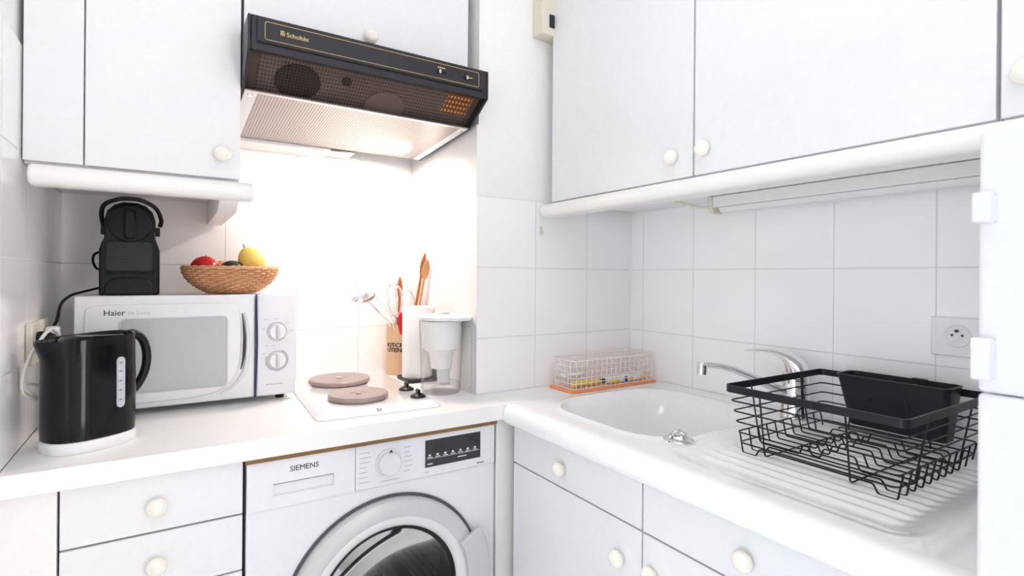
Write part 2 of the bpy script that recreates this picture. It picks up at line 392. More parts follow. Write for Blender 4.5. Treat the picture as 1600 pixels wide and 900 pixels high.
text_on_y('SIEMENS', .2285, .289, .8165, FY - .0004, .006).build('lettering', 'ink', dr)
cp = MB().box(.3722, WX1 - .001, FY, FY + .012, .7425, WT).build('control_panel', 'appl', wm, bevel=.001)
kp = [(.0315, 0), (.0315, -.004), (.028, -.006), (.0275, -.018), (.025, -.021), (0, -.021)]
dial = MB().lathe(kp, (.450, FY, .797), ax='y', seg=40).build('programme_dial', 'silver_lt', wm)
MB().prism([(.446, .8265), (.454, .8265), (.450, .8325)], 'y', FY - .0225, FY - .02).build('pointer', 'ink', dial)
mb = MB()
for k in range(7):
    mb.box(.381, .381 + random.uniform(.018, .033), FY - .0005, FY + .001, .8275 - k * .0115, .8292 - k * .0115)
    if k < 6: mb.box(.491, .491 + random.uniform(.014, .03), FY - .0005, FY + .001, .8245 - k * .0115, .8262 - k * .0115)
mb.box(.43, .478, FY - .0005, FY + .001, .752, .7536).box(.545, .556, FY - .0005, FY + .001, .752, .7545)
for q in range(len(mb.v) // 8): MB().add(mb.v[8 * q:8 * q + 8], mb.f[:6]).build('programme_print', 'ink_lt', cp)
ds = MB().box(.546, .704, FY - .0012, FY + .002, .765, .833).build('display', 'disp', wm, bevel=.0006)
mb = MB().box(.550, .700, FY - .0018, FY - .001, .7855, .7863)
for k in range(7):
    x = .552 + k * .0215
    mb.box(x, x + .013, FY - .0018, FY - .001, .7885, .7902).box(x + .003, x + .009, FY - .0018, FY - .001, .7925, .7965)
mb.box(.552, .566, FY - .0018, FY - .001, .7715, .774).box(.637, .662, FY - .0018, FY - .001, .7765, .7788)
mb.build('display_print', 'ink_w', ds)
mb = MB().box(.700, .715, FY - .0005, FY + .001, .7495, .7515).box(.695, .6985, FY - .0005, FY + .001, .749, .7525)
mb.build('model_print', 'ink', cp)
# door: ring lathe about y
oy = FY + .004
def ylathe(prof, seg=96): return MB().lathe(prof, (DC[0], 0, DC[1]), ax='y', seg=seg)
ylathe([(.2475, oy - .001), (.2475, oy - .004), (.236, oy - .002), (.236, oy + .02)]).build('door_seal_groove', 'rubber', wm)
dring = ylathe([(.240, oy), (.240, oy - .012), (.236, oy - .019), (.228, oy - .022), (.200, oy - .026), (.198, oy - .0255)]).build('door_ring', 'silver', wm)
ylathe([(.198, oy - .0255), (.190, oy - .027), (.180, oy - .024), (.172, oy - .014), (.170, oy + .004)]).build('inner_ring', 'silver_lt', dring)
def sector(r0, r1, a0, a1, y0, y1, n=24):
    V = []; F = []
    for k in range(n + 1):
        a = math.radians(a0 + (a1 - a0) * k / n)
        for r, y in ((r0, y0), (r1, y0), (r1, y1), (r0, y1)): V.append((DC[0] + r * math.cos(a), y, DC[1] + r * math.sin(a)))
    for k in range(n):
        for j in range(4): F.append((k * 4 + j, k * 4 + (j + 1) % 4, k * 4 + 4 + (j + 1) % 4, k * 4 + 4 + j))
    F += [(0, 1, 2, 3), (n * 4 + 3, n * 4 + 2, n * 4 + 1, n * 4)]
    return MB().add(V, F)
sector(.203, .266, -32, 28, oy - .036, oy - .021).build('door_handle', 'silver', dring, bevel=.004, seg=3)
ylathe([(.1735, oy - .016), (.170, oy - .017), (.163, oy - .008), (.163, oy + .004), (.1735, oy + .004)]).build('glass_rim', 'black', dring)
prof = [(.1632 * (1 - k / 10), oy - .002 + .055 * (1 - (1 - k / 10) ** 2)) for k in range(11)]
ylathe(prof, 64).build('door_glass', 'washglass', dring)
ylathe([(.1736, oy + .004), (.178, oy + .02), (.186, oy + .05), (.190, oy + .115), (.20, oy + .121)], 64).build('gasket', 'rubber', wm)
drum = ylathe([(.20, oy + .121), (.225, oy + .14), (.225, oy + .42), (0, oy + .42)], 64).build('drum', 'drum', wm)
for k in range(3):
    a = math.radians(75 + 120 * k)
    mb = MB().prism([(-.03, 0), (.03, 0), (.012, .05), (-.012, .05)], 'y', oy + .15, oy + .41)
    mb.v = [(DC[0] + (v[0]) * math.sin(a) + (.224 - v[2]) * math.cos(a), v[1], DC[1] - v[0] * math.cos(a) + (.224 - v[2]) * math.sin(a)) for v in mb.v]
    mb.build('drum_paddle', 'steel', drum, bevel=.006)

# ------------------------------------------------------------------ sink run, right
FX = .796
def base_cab(y0, y1, label, dk, doors):
    u = thing('base_cabinet', ((FX + XR) / 2, (y0 + y1) / 2, 0), label, 'cabinet', 'base cabinets under the sink')
    mb = MB().box(FX + .02, XR - .01, y0, y0 + .016, .1, .845).box(FX + .02, XR - .01, y1 - .016, y1, .1, .845).box(XR - .026, XR - .01, y0 + .016, y1 - .016, .1, .845).box(FX + .02, XR - .026, y0 + .016, y1 - .016, .1, .116)
    mb.box(FX + .05, FX + .066, y0, y1, 0, .1)
    mb.build('carcass', 'carc', u)
    d = MB().box(FX, FX + .018, y0 + .0015, y1 - .0015, .7435, .846).build('drawer_front', 'white', u, bevel=.0012)
    knob(d, (FX, dk, .789), '-x')
    for a, b, ky, kz in doors:
        d = MB().box(FX, FX + .018, a, b, .112, .7395).build('door', 'white', u, bevel=.0012)
        knob(d, (FX, ky, kz), '-x')
base_cab(.754, 1.222, 'white base cabinet nearest the corner, one drawer over one door with round ivory knobs', 1.006, [(.7555, 1.2205, .811, .665)])
base_cab(.212, .752, 'white base cabinet below the dish rack end of the sink, with wide drawer front', .524, [(.4835, .7505, .722, .671), (.2135, .4805, .51, .671)])

# ceramic sink: one height field with bullnose front
sk = thing('sink', (1.07, .75, .85), 'white ceramic sink with bowl and ribbed drainer set along the right wall', 'sink')
def ss(t): t = max(0, min(1, t)); return t * t * (3 - 2 * t)
def rrect(x, y, x0, x1, y0, y1, r):
    dx = max(x0 + r - x, x - (x1 - r), 0); dy = max(y0 + r - y, y - (y1 - r), 0)
    if dx > 0 and dy > 0: return r - math.hypot(dx, dy)
    return min(x - x0, x1 - x, y - y0, y1 - y)
SY0, SY1 = .211, 1.2255
SXF = .764
def sinkz(x, y):
    z = .9035
    # bowl
    d = rrect(x, y, .862, 1.275, .765, 1.165, .12)
    z += .004 * ss((d + .035) / .03) * (1 - ss((d + .012) / .012))
    if d > -.012:
        z -= .014 * ss((d + .012) / .018)
        z -= .15 * ss((d - .002) / .042)
        z -= .01 * ss(d / .19)
    # drainer
    e = rrect(x, y, .815, 1.305, .298, .728, .05)
    if e > 0:
        z -= .0125 * ss(e / .06)
        if .885 < x < 1.275 and .335 < y < .700:
            wv = .5 + .5 * math.cos(2 * PI * (x - .90) / .0315)
            z += .0042 * ss(wv) * ss((y - .335) / .03) * ss((.700 - y) / .03)
    # outer rounding at ends
    f = min(y - SY0, SY1 - y)
    z -= .004 * (1 - ss(f / .012))
    return z
nx, ny = 170, 250
V = []; F = []
prof = [(SXF + .03, .850), (SXF + .012, .8495), (SXF + .005, .851), (SXF + .001, .856), (SXF, .863), (SXF, .876), (SXF + .002, .887), (SXF + .006, .8945), (SXF + .0125, .900), (SXF + .021, .9028)]
xs = [SXF + .031 + (XR - .001 - SXF - .031) * i / nx for i in range(nx + 1)]
rows = len(prof) + len(xs)
for j in range(ny + 1):
    y = SY0 + (SY1 - SY0) * j / ny
    for x, z in prof: V.append((x, y, z))
    for x in xs: V.append((x, y, sinkz(x, y)))
for j in range(ny):
    for i in range(rows - 1):
        a = j * rows + i; F.append((a, a + 1, a + rows + 1, a + rows))
for j in (0, ny):
    y = SY0 if j == 0 else SY1
    V0 = len(V); V += [(xs[0], y, .850), (XR - .001, y, .85)]
    base = j * rows
    F.append(tuple([base + i for i in range(len(prof))] + [base + len(prof), V0]))
    F.append(tuple([V0] + [base + len(prof) + i for i in range(len(xs))] + [V0 + 1]))
MB().add(V, F).build('basin', 'ceramic', sk, angle=70)
MB().lathe([(.04, .0), (.04, .003), (.03, .004), (.018, .002), (0, .002)], (1.07, .965, sinkz(1.07, .965) + .0005), seg=32).build('drain', 'chrome', sk)

# end worktop strip is part of the sink run
pl = thing('sink_plug', (.906, .757, .9035), 'chrome sink plug with a finger grip lying on the sink rim', 'plug')
MB().lathe([(.0, .0), (.031, 0), (.032, .003), (.029, .006), (.022, .008), (.018, .013), (0, .014)], (.906, .757, .9035), seg=36).build('disc', 'chrome', pl)
MB().tube([(.906 + .013 * math.cos(a) * .85, .757 - .013 * math.cos(a) * .5, .9145 + .0095 * math.sin(a)) for a in [PI * k / 12 for k in range(13)]], .004, seg=8).build('grip', 'chrome', pl)

# ------------------------------------------------------------------ tap
TX, TY = 1.312, .737
tap = thing('kitchen_tap', (TX, TY, .9035), 'chrome single-lever tap standing at the wall behind the black dish rack', 'tap')
MB().lathe([(0, 0), (.0355, 0), (.0355, .005), (.0335, .009), (.0325, .05), (.031, .08), (.030, .104), (.0285, .110), (0, .110)], (TX, TY, .9045), seg=36).build('column', 'chrome', tap)
dirv = Vector((1.13 - TX, .872 - TY, 0)).normalized()
def sp(t, z): return Vector((TX, TY, z)) + dirv * t
L = .227
pts = [sp(.0, .962), sp(.03, .966), sp(.07, .983), sp(.11, 1.003), sp(.15, 1.018), sp(.185, 1.026), sp(.21, 1.028), sp(L, 1.027)]
MB().tube(pts, [.017, .0165, .0145, .013, .0115, .010, .0098, .0095], seg=16, flat=.75).build('spout', 'chrome', tap)
ae = sp(L, 0)
MB().lathe([(0, .003), (.0105, .003), (.0120, 0), (.0120, -.009), (.0105, -.0095), (.0105, -.0115), (.0118, -.012), (.0118, -.027), (.010, -.028), (0, -.026)], (ae.x, ae.y, 1.032), seg=28).build('aerator', 'chrome', tap)
# lever: a domed cap swept into a flat handle
sec = []
lv = [((TX, TY - .006, 1.012), .0285, .020), ((TX, TY, 1.028), .0275, .022), ((TX - .001, TY + .012, 1.043), .0235, .017), ((TX - .003, TY + .030, 1.054), .0185, .0105), ((TX - .005, TY + .055, 1.060), .0135, .006), ((TX - .008, TY + .085, 1.0595), .0105, .004), ((TX - .011, TY + .115, 1.056), .009, .003), ((TX - .012, TY + .128, 1.054), .0055, .002)]
V = []; F = []; n = 20
for i, (p, a, b) in enumerate(lv):
    q0 = Vector(lv[max(0, i - 1)][0]); q1 = Vector(lv[min(len(lv) - 1, i + 1)][0]); t = (q1 - q0).normalized()
    if i == 0: t = Vector((0, .25, 1)).normalized(); b = .0275
    if i == 1: t = Vector((0, .6, 1)).normalized(); b = .026
    sd = Vector((1, 0, 0)); up = sd.cross(t).normalized()
    for k in range(n):
        V.append(Vector(p) + sd * a * math.cos(2 * PI * k / n) + up * b * math.sin(2 * PI * k / n))
for i in range(len(lv) - 1):
    for k in range(n): F.append((i * n + k, i * n + (k + 1) % n, (i + 1) * n + (k + 1) % n, (i + 1) * n + k))
F += [tuple(range(n)), tuple((len(lv) - 1) * n + k for k in range(n))]
MB().add(V, F).build('lever', 'chrome', tap, angle=60)

# ------------------------------------------------------------------ upper cabinets
UY = 1.39
u = thing('wall_cabinet', (-.04, 1.63, 1.46), 'white wall cabinet above the microwave with one knob low at right', 'cabinet', 'white wall cabinets')
MB().box(XL + .003, .141, UY + .02, D1 - .002, 1.462, 2.35).build('carcass', 'white', u)
MB().box(XL + .003, -.1455, UY + .002, UY + .02, 1.4655, 2.35).build('side_panel', 'white', u, bevel=.001)
d = MB().box(-.1425, .141, UY, UY + .018, 1.4655, 2.35).build('door', 'white', u, bevel=.0012)
knob(d, (.104, UY, 1.519), '-y')
pr = []
for k in range(9):
    a = PI / 2 + PI * k / 8; pr.append((1.374 + .019 * math.cos(a), 1.436 + .0205 * math.sin(a)))
shelf = MB().prism(pr + [(1.405, 1.4155), (1.405, 1.4565)], 'x', -.226, .168)
tag(shelf.build('pelmet_rail', 'warmwhite', bevel=.006, seg=4), 'cream round-nosed rail along the bottom of the wall cabinet left of the hood', 'rail')
tag(MB().prism([(1.406, 1.461), (1.87, 1.461), (1.87, 1.394), (1.46, 1.394), (1.406, 1.415)], 'x', .100, .141).build('shelf_bracket', 'warmwhite', bevel=.002), 'small white wooden bearer under the right end of the cabinet left of the hood', 'bracket')

u = thing('wall_cabinet', (.44, 1.63, 1.82), 'white wall cabinet directly above the dark cooker hood, knob at bottom centre', 'cabinet', 'white wall cabinets')
MB().box(.1475, .745, UY + .02, D1 - .002, 1.822, 2.35).build('carcass', 'white', u)
d = MB().box(.147, .735, UY, UY + .018, 1.822, 2.35).build('door', 'white', u, bevel=.0012)
knob(d, (.444, UY, 1.868), '-y')

UX = 1.0
def wall_cab(y0, y1, label, ky, kz, z0=1.4715):
    u = thing('wall_cabinet', (1.19, (y0 + y1) / 2, z0), label, 'cabinet', 'white wall cabinets')
    MB().box(UX + .02, XR - .001, y0, y1, z0, 2.35).build('carcass', 'white', u)
    d = MB().box(UX, UX + .018, y0 + .0018, y1 - .0018, z0 + .0052, 2.35).build('door', 'white', u, bevel=.0012)
    knob(d, (UX, ky, kz), '-x')
wall_cab(.801, 1.333, 'white wall cabinet beside the painted column, leftmost door over the corner', .855, 1.527)
wall_cab(.2715, .799, 'wide white wall cabinet above the tap and dish rack, knob low at left', .767, 1.531)
wall_cab(-.26, .2695, 'white wall cabinet above the refrigerator at the right edge, knob cut by the frame', .238, 1.533)
pr = []
for k in range(9):
    a = PI / 2 + PI * k / 8; pr.append((.983 + .018 * math.cos(a), 1.4495 + .0195 * math.sin(a)))
V = MB().prism(pr + [(1.037, 1.430), (1.037, 1.469)], 'y', -.2, 1.352)
tag(V.build('pelmet_rail', 'warmwhite', bevel=.012, seg=4), 'cream round-nosed rail running under the right wall cabinets', 'rail')

# under-cabinet fluorescent fitting
fl = thing('strip_light', (1.29, .6, 1.425), 'slim white strip light fixed under the right wall cabinets above the tap', 'light')
MB().box(1.262, 1.318, .05, .945, 1.440, 1.4705).build('housing', 'warmwhite', fl, bevel=.003)
MB().prism([(1.266, 1.4395), (1.314, 1.4395), (1.305, 1.426), (1.275, 1.426)], 'y', .07, .93).build('diffuser', 'white_pl', fl, bevel=.002)
ec = MB().prism([(1.260, 1.4702), (1.320, 1.4702), (1.318, 1.436), (1.308, 1.424), (1.272, 1.424), (1.262, 1.436)], 'y', .9455, .960).build('end_cap', 'cream_pl', fl, bevel=.002)
MB().box(1.280, 1.290, .9595, .961, 1.445, 1.452).build('contact_slot', 'socket_hole', ec)
tag(MB().tube([(1.27, .9605, 1.443), (1.262, .99, 1.445), (1.250, 1.02, 1.455), (1.245, 1.04, 1.463), (1.245, 1.06, 1.466)], .004, seg=8).build('lamp_wire', 'cream_pl'), 'short beige wire leaving the left end of the strip light', 'wire')

# ------------------------------------------------------------------ cooker hood
HX0, HX1, HY, HZ0, HZ1 = .143, .744, 1.285, 1.735, 1.811
hood = thing('cooker_hood', (.443, 1.55, 1.64), 'charcoal slim cooker hood with smoked visor over the hob', 'cooker hood')
endp = [(HY, HZ1), (HY, HZ0), (1.388, 1.676), (1.76, 1.648), (1.76, HZ1)]
mb = MB().prism(endp, 'x', HX0, HX0 + .006).prism(endp, 'x', HX1 - .006, HX1).box(HX0 + .006, HX1 - .006, HY + .016, 1.76, HZ1 - .004, HZ1).box(HX0 + .006, HX1 - .006, 1.755, 1.76, 1.65, HZ1 - .004)
mb.build('body', 'grey_dk', hood, bevel=.001)
fa = MB().box(HX0 + .0065, HX1 - .0065, HY, HY + .014, HZ0, HZ1).build('fascia', 'grey_dk', hood, bevel=.002)
MB().box(HX0 + .018, HX1 - .020, HY - .003, HY + .001, HZ0 + .020, HZ1 - .003).build('raised_panel', 'grey_dk', fa, bevel=.0012)
def outline(x0, x1, z0, z1, y, r, t):
    c = []
    for cx, cz, a0 in ((x1 - r, z1 - r, 0), (x0 + r, z1 - r, 90), (x0 + r, z0 + r, 180), (x1 - r, z0 + r, 270)):
        for k in range(5): a = math.radians(a0 + 22.5 * k); c.append((cx + r * math.cos(a), y, cz + r * math.sin(a)))
    return MB().tube(c, t, seg=6, closed=True)
MB().box(HX0 + .018, HX1 - .020, HY - .0032, HY + .0005, HZ0 + .0172, HZ0 + .0198).build('shadow_strip', 'black', fa)  # black strip stands in for the shadow line below the raised panel
outline(HX0 + .034, HX1 - .032, HZ0 + .026, HZ1 - .011, HY - .003, .005, .0007).build('gold_outline', 'gold', fa)
text_on_y('Scholtès', .221, .268, 1.7765, HY - .0033, .02).build('lettering', 'gold', fa)
e = MB()
for dx in (0, .0038): e.box(.2085 + dx, .2108 + dx, HY - .0042, HY - .003, 1.7770, 1.7855)
e.box(.2085, .2165, HY - .0042, HY - .003, 1.7862, 1.7875).box(.2160, .2175, HY - .0042, HY - .003, 1.7770, 1.784).build('emblem', 'gold', fa)
for x in (.584, .664):
    sl = MB().box(x, x + .030, HY - .0036, HY - .002, 1.7745, 1.7825).build('switch_slot', 'black', fa)
    MB().box(x + .007, x + .013, HY - .010, HY - .0037, 1.773, 1.783).build('slider', 'steel', sl, bevel=.001)
mb = MB()
for k in range(4): mb.box(.589 + k * .0058, .593 + k * .0058, HY - .0036, HY - .0028, 1.788, 1.7915)
mb.build('setting_marks', 'gold', fa)
MB().box(.674, .692, HY - .0042, HY - .0037, 1.7795, 1.7815).build('lamp_mark', 'yellow', fa)
# smoked visor and what shows behind it
vd = Vector((0, 1.388 - HY - .004, 1.676 - HZ0)).normalized(); vn = Vector((0, vd.z, -vd.y))
def slab(x0, x1, s0, s1, off, th, mb=None):
    o = Vector((0, HY + .004, HZ0)); mb = mb or MB()
    q = [o + vd * s0 + vn * off, o + vd * s1 + vn * off, o + vd * s1 + vn * (off - th), o + vd * s0 + vn * (off - th)]
    return mb.prism([(a.y, a.z) for a in q], 'x', x0, x1)
VL = math.hypot(1.388 - HY - .004, 1.676 - HZ0)
if vn.z > 0: vn = -vn
slab(HX0 + .0065, HX1 - .0065, 0, VL - .001, 0, .004).build('visor', 'smoke', hood)
slab(HX0 + .0065, HX1 - .0065, .0, VL + .015, -.0242, .002).build('screen_backing', 'backing', hood)
ip = slab(HX0 + .03, HX1 - .02, .0, VL + .015, -.022, .002)
inner = ip.build('inner_screen', 'innermesh', hood)
def vdisc(x, s, r, off, th, name, m):
    pts = []
    for k in range(64):
        a = 2 * PI * k / 64; pts.append((r * math.cos(a), min(r * math.sin(a), VL + .010 - s)))
    mb = MB().prism(pts, 'z', 0, th); o = Vector((x, HY + .004, HZ0)) + vd * s
    mb.xform(Matrix.Translation(o + vn * off) @ Matrix((Vector((1, 0, 0)), vd, vn)).transposed().to_4x4())
    return mb.build(name, m, inner)
vdisc(.262, .082, .052, -.021, .003, 'fan_opening', 'fanmesh')
vdisc(.372, .052, .0125, -.021, .003, 'motor_boss', 'fanmesh')
vdisc(.485, .110, .052, -.021, .003, 'fan_cover', 'fancov')
al = dots('amber_perforated_lens', (.30, .09, .02), (1, .80, .42), 'X', .0105, 'Z', .0085, .24, metal=0)
ab = al.node_tree.nodes['Principled BSDF']; al.node_tree.links.new(ab.inputs['Base Color'].links[0].from_socket, ab.inputs['Emission Color']); ab.inputs['Emission Strength'].default_value = .55
slab(.643, .715, .022, .090, -.0205, .002).build('lamp_lens', al, inner)
# filter underside
fs = Vector((0, 1.757 - 1.390, 1.650 - 1.6755)); 
mb = MB().prism([(1.391, 1.6755), (1.754, 1.650), (1.754, 1.653), (1.391, 1.6785)], 'x', HX0 + .0065, HX1 - .0065)
filt = mb.build('filter_panel', 'filter', hood)
MB().prism([(1.3895, 1.6752), (1.400, 1.6745), (1.400, 1.6785), (1.3895, 1.680)], 'x', HX0 + .0066, HX1 - .0066).build('front_lip', 'steel', filt)
MB().prism([(1.392, 1.6750), (1.754, 1.6494), (1.754, 1.6499), (1.392, 1.6755)], 'x', HX0 + .0067, HX0 + .034).build('side_rail', 'silver_lt', filt)
MB().prism([(1.392, 1.6750), (1.754, 1.6494), (1.754, 1.6499), (1.392, 1.6755)], 'x', HX1 - .030, HX1 - .0067).build('side_rail', 'silver_lt', filt)
for x in (HX0 + .02, HX1 - .018):
    MB().lathe([(0, -.004), (.006, -.003), (.007, 0), (0, 0)], (x, 1.415, 1.6740), seg=20).build('screw', 'chrome', filt)
MB().prism([(1.625, 1.6582), (1.705, 1.6525), (1.705, 1.6482), (1.625, 1.6539)], 'x', .51, .66).build('lamp_cover', 'lamp', hood, bevel=.002)
rail = thing('back_rail', (.28, 1.80, 1.63), 'white ledge rail on the wall behind the hood underside', 'rail')
MB().box(.145, .440, 1.770, D1 - .001, 1.640, 1.664).build('ledge', 'warmwhite', rail, bevel=.003)
MB().box(.4405, .520, 1.775, D1 - .001, 1.645, 1.659).build('clip', 'steel', rail, bevel=.002)
area('hood_lamp', (.585, 1.665, 1.6445), (.54, 1.70, 1.0), .13, .07, 2.9, (1, .90, .82))

# ------------------------------------------------------------------ hob
hob = thing('electric_hob', (.455, 1.29, CT), 'white two-plate electric hob set on the worktop right of microwave', 'hob')
HBX0, HBX1, HBY0, HBY1 = .297, .614, 1.293, 1.795
def rr(x0, x1, y0, y1, r, n=5):
    c = []
    for cx, cy, a0 in ((x1 - r, y1 - r, 0), (x0 + r, y1 - r, 90), (x0 + r, y0 + r, 180), (x1 - r, y0 + r, 270)):
        for k in range(n + 1): a = math.radians(a0 + 90 * k / n); c.append((cx + r * math.cos(a), cy + r * math.sin(a)))
    return c
def stack(levels):
    V = []; F = []; n = len(levels[0][0])
    for poly, z in levels: V += [(x, y, z) for x, y in poly]
    for i in range(len(levels) - 1):
        for k in range(n): F.append((i * n + k, i * n + (k + 1) % n, (i + 1) * n + (k + 1) % n, (i + 1) * n + k))
    F += [tuple(range(n))[::-1], tuple(range((len(levels) - 1) * n, len(levels) * n))]
    return MB().add(V, F)
stack([(rr(HBX0, HBX1, HBY0, HBY1, .022), CT + .0003), (rr(HBX0, HBX1, HBY0, HBY1, .022), CT + .004), (rr(HBX0 + .003, HBX1 - .003, HBY0 + .003, HBY1 - .003, .02), CT + .006), (rr(HBX0 + .012, HBX1 - .012, HBY0 + .022, HBY1 - .012, .016), CT + .014), (rr(HBX0 + .016, HBX1 - .016, HBY0 + .030, HBY1 - .016, .014), CT + .0155)]).build('tray', 'ceramic', hob, angle=50)
zt = CT + .0155
for (x, y, r) in ((.432, 1.672, .090), (.428, 1.432, .078)):
    p = MB().lathe([(0, .0), (r * .92, .0), (r * .92, .004), (r, .005), (r, .013), (r * .97, .0155), (r * .55, .0148), (r * .27, .0140), (r * .25, .0125), (r * .2, .0125), (0, .0125)], (x, y, zt), seg=64).build('hot_plate', 'plate', hob)
    MB().lathe([(0, .0), (r * .10, 0), (r * .10, .003), (0, .0035)], (x, y, zt + .0126), seg=24).build('centre_boss', 'steel', p)
for (x, y) in ((.577, 1.475), (.574, 1.372)):
    k = MB().lathe([(0, 0), (.0215, 0), (.0215, .003), (.019, .005), (.010, .0105), (0, .0105)], (x, y, zt), seg=32).build('control_knob', 'black', hob)
    MB().box(x - .004, x + .004, y - .011, y + .011, zt + .0095, zt + .021).build('grip', 'black', k, bevel=.002)
MB().lathe([(0, .0), (.0065, .0), (.0065, .003), (0, .004)], (.448, 1.306, CT + .0105), seg=20).build('screw', 'steel', hob)
hob.rotation_euler.z = math.radians(-2.5)

# ------------------------------------------------------------------ microwave
MY, MX0, MX1, MZ0, MZ1 = 1.58, -.180, .303, .917, 1.192
mw = thing('microwave', (.06, 1.72, CT), 'silver-grey microwave oven with two dials, standing behind the kettle', 'microwave')
MB().box(MX0 + .004, MX1 - .004, MY + .03, D1 - .012, MZ0 + .002, MZ1 - .002).build('casing', 'silver_lt', mw, bevel=.004)
def front_curve(x0, x1, z0, z1, bul):
    # door seen from above bows gently toward the room
    V = []; F = []; n = 16
    for k in range(n + 1):
        x = x0 + (x1 - x0) * k / n; y = MY - bul * math.sin(PI * k / n)
        V += [(x, y, z0), (x, y, z1), (x, MY + .029, z1), (x, MY + .029, z0)]
    for k in range(n):
        for j in range(4): F.append((4 * k + j, 4 * k + (j + 1) % 4, 4 * k + 4 + (j + 1) % 4, 4 * k + 4 + j))
    F += [(0, 1, 2, 3), (4 * n + 3, 4 * n + 2, 4 * n + 1, 4 * n)]
    return MB().add(V, F)
door = MB().box(MX0, .199, MY, MY + .029, MZ0, MZ1).build('door', 'silver_lt', mw, bevel=.005, seg=3)
MB().prism(rr(-.092, .131, .958, 1.134, .010), 'y', MY - .0066, MY - .005).build('window', 'mwglass', door)
outline(-.094, .133, .956, 1.136, MY - .006, .011, .0020).build('window_frame', 'silver', door)
# raised inner panel round the window, swept off at its right side into the handle
def smooth(pts, n=4):
    P = [Vector(p) for p in pts]; out = []
    for i in range(len(P) - 1):
        p0, p1, p2, p3 = P[max(0, i - 1)], P[i], P[i + 1], P[min(len(P) - 1, i + 2)]
        for k in range(n):
            t = k / n; out.append(.5 * ((2 * p1) + (p2 - p0) * t + (2 * p0 - 5 * p1 + 4 * p2 - p3) * t * t + (3 * p1 - p0 - 3 * p2 + p3) * t ** 3))
    out.append(P[-1]); return out
pan = [(-.160, 1.158), (-.152, 1.167), (-.12, 1.1715)] + [(q.x, q.z) for q in smooth([(.10, 0, 1.1715), (.140, 0, 1.168), (.160, 0, 1.150), (.166, 0, 1.11), (.166, 0, 1.05), (.160, 0, 1.00), (.140, 0, .962), (.105, 0, .940), (.05, 0, .932)])] + [(-.165, .928)]
MB().prism(pan, 'y', MY - .006, MY + .001).build('inner_panel', 'silver_lt', door, bevel=.004, seg=3)
slot = smooth([(.1685, MY - .0005, 1.143), (.1725, MY - .001, 1.10), (.1735, MY - .001, 1.06), (.171, MY - .001, 1.02), (.1655, MY - .0005, .995)])
MB().tube(slot, [.002 + .0042 * math.sin(PI * k / (len(slot) - 1)) for k in range(len(slot))], seg=10, flat=.5).build('handle_slot_shade', 'slot_shade', door)  # dark crescent paints the shade inside the concave handle recess
lip = smooth([(.174, MY - .001, 1.146), (.1805, MY - .004, 1.10), (.182, MY - .005, 1.06), (.179, MY - .004, 1.01), (.170, MY - .003, .982), (.150, MY - .002, .955), (.118, MY - .001, .934)])
MB().tube(lip, [.002 + .0035 * math.sin(PI * k / (len(lip) - 1)) for k in range(len(lip))], seg=10).build('handle', 'silver_lt', door)
text_on_y('Haier', -.124, -.083, 1.1455, MY - .0064, .008).build('lettering', 'ink', door)
text_on_y('de Luxe', -.078, -.034, 1.1465, MY - .0064).build('script_lettering', 'ink_lt', door)
cpn = MB().box(.2035, MX1, MY, MY + .029, MZ0, MZ1).build('control_panel', 'appl', mw, bevel=.005, seg=3)
ns = [(.2012, MY - .001, MZ1 - .001), (.2030, MY - .001, 1.13), (.2045, MY - .001, 1.06), (.2030, MY - .001, .98), (.2005, MY - .001, MZ0 + .001)]
MB().tube(smooth(ns), .0020, seg=8).build('navy_strip', 'navy', mw)
for z in (1.090, 1.012):
    k = MB().lathe([(.0235, 0), (.0235, -.002), (.021, -.003), (.0205, -.012), (.019, -.014), (0, -.014)], (.254, MY, z), ax='y', seg=40).build('dial', 'silver_lt', mw)
    MB().box(.2505, .2575, MY - .022, MY - .0135, z - .018, z + .018).build('grip', 'silver', k, bevel=.002)
    MB().tube([(.254 + .0245 * math.cos(2 * PI * q / 40), MY - .0005, z + .0245 * math.sin(2 * PI * q / 40)) for q in range(40)], .0007, seg=5, closed=True).build('dial_ring', 'ink_lt', k)
mb = MB()
for q in range(26):
    a = math.radians(160 + q * 10.5); mb.box(.254 + .028 * math.cos(a) - .0012, .254 + .028 * math.cos(a) + .0012, MY - .0006, MY + .001, 1.012 + .028 * math.sin(a) - .0012, 1.012 + .028 * math.sin(a) + .0012)
mb.build('minute_marks', 'ink', cpn)
mb = MB()
for x, z in ((.222, 1.122), (.248, 1.124), (.276, 1.112), (.216, 1.098), (.286, 1.09), (.222, 1.052), (.24, 1.052), (.216, 1.03)): mb.box(x, x + .010, MY - .0005, MY + .001, z, z + .0014)
mb.box(.226, .27, MY - .0005, MY + .001, .946, .9485)
for q in range(len(mb.v) // 8): MB().add(mb.v[8 * q:8 * q + 8], mb.f[:6]).build('panel_print', 'ink_lt', cpn)
for x, y in ((-.15, MY + .05), (.27, MY + .05), (-.15, D1 - .05), (.27, D1 - .05)):
    MB().lathe([(.011, 0), (.013, .017), (0, .017)], (x, y, CT + .0002), seg=20).build('foot', 'black', mw)

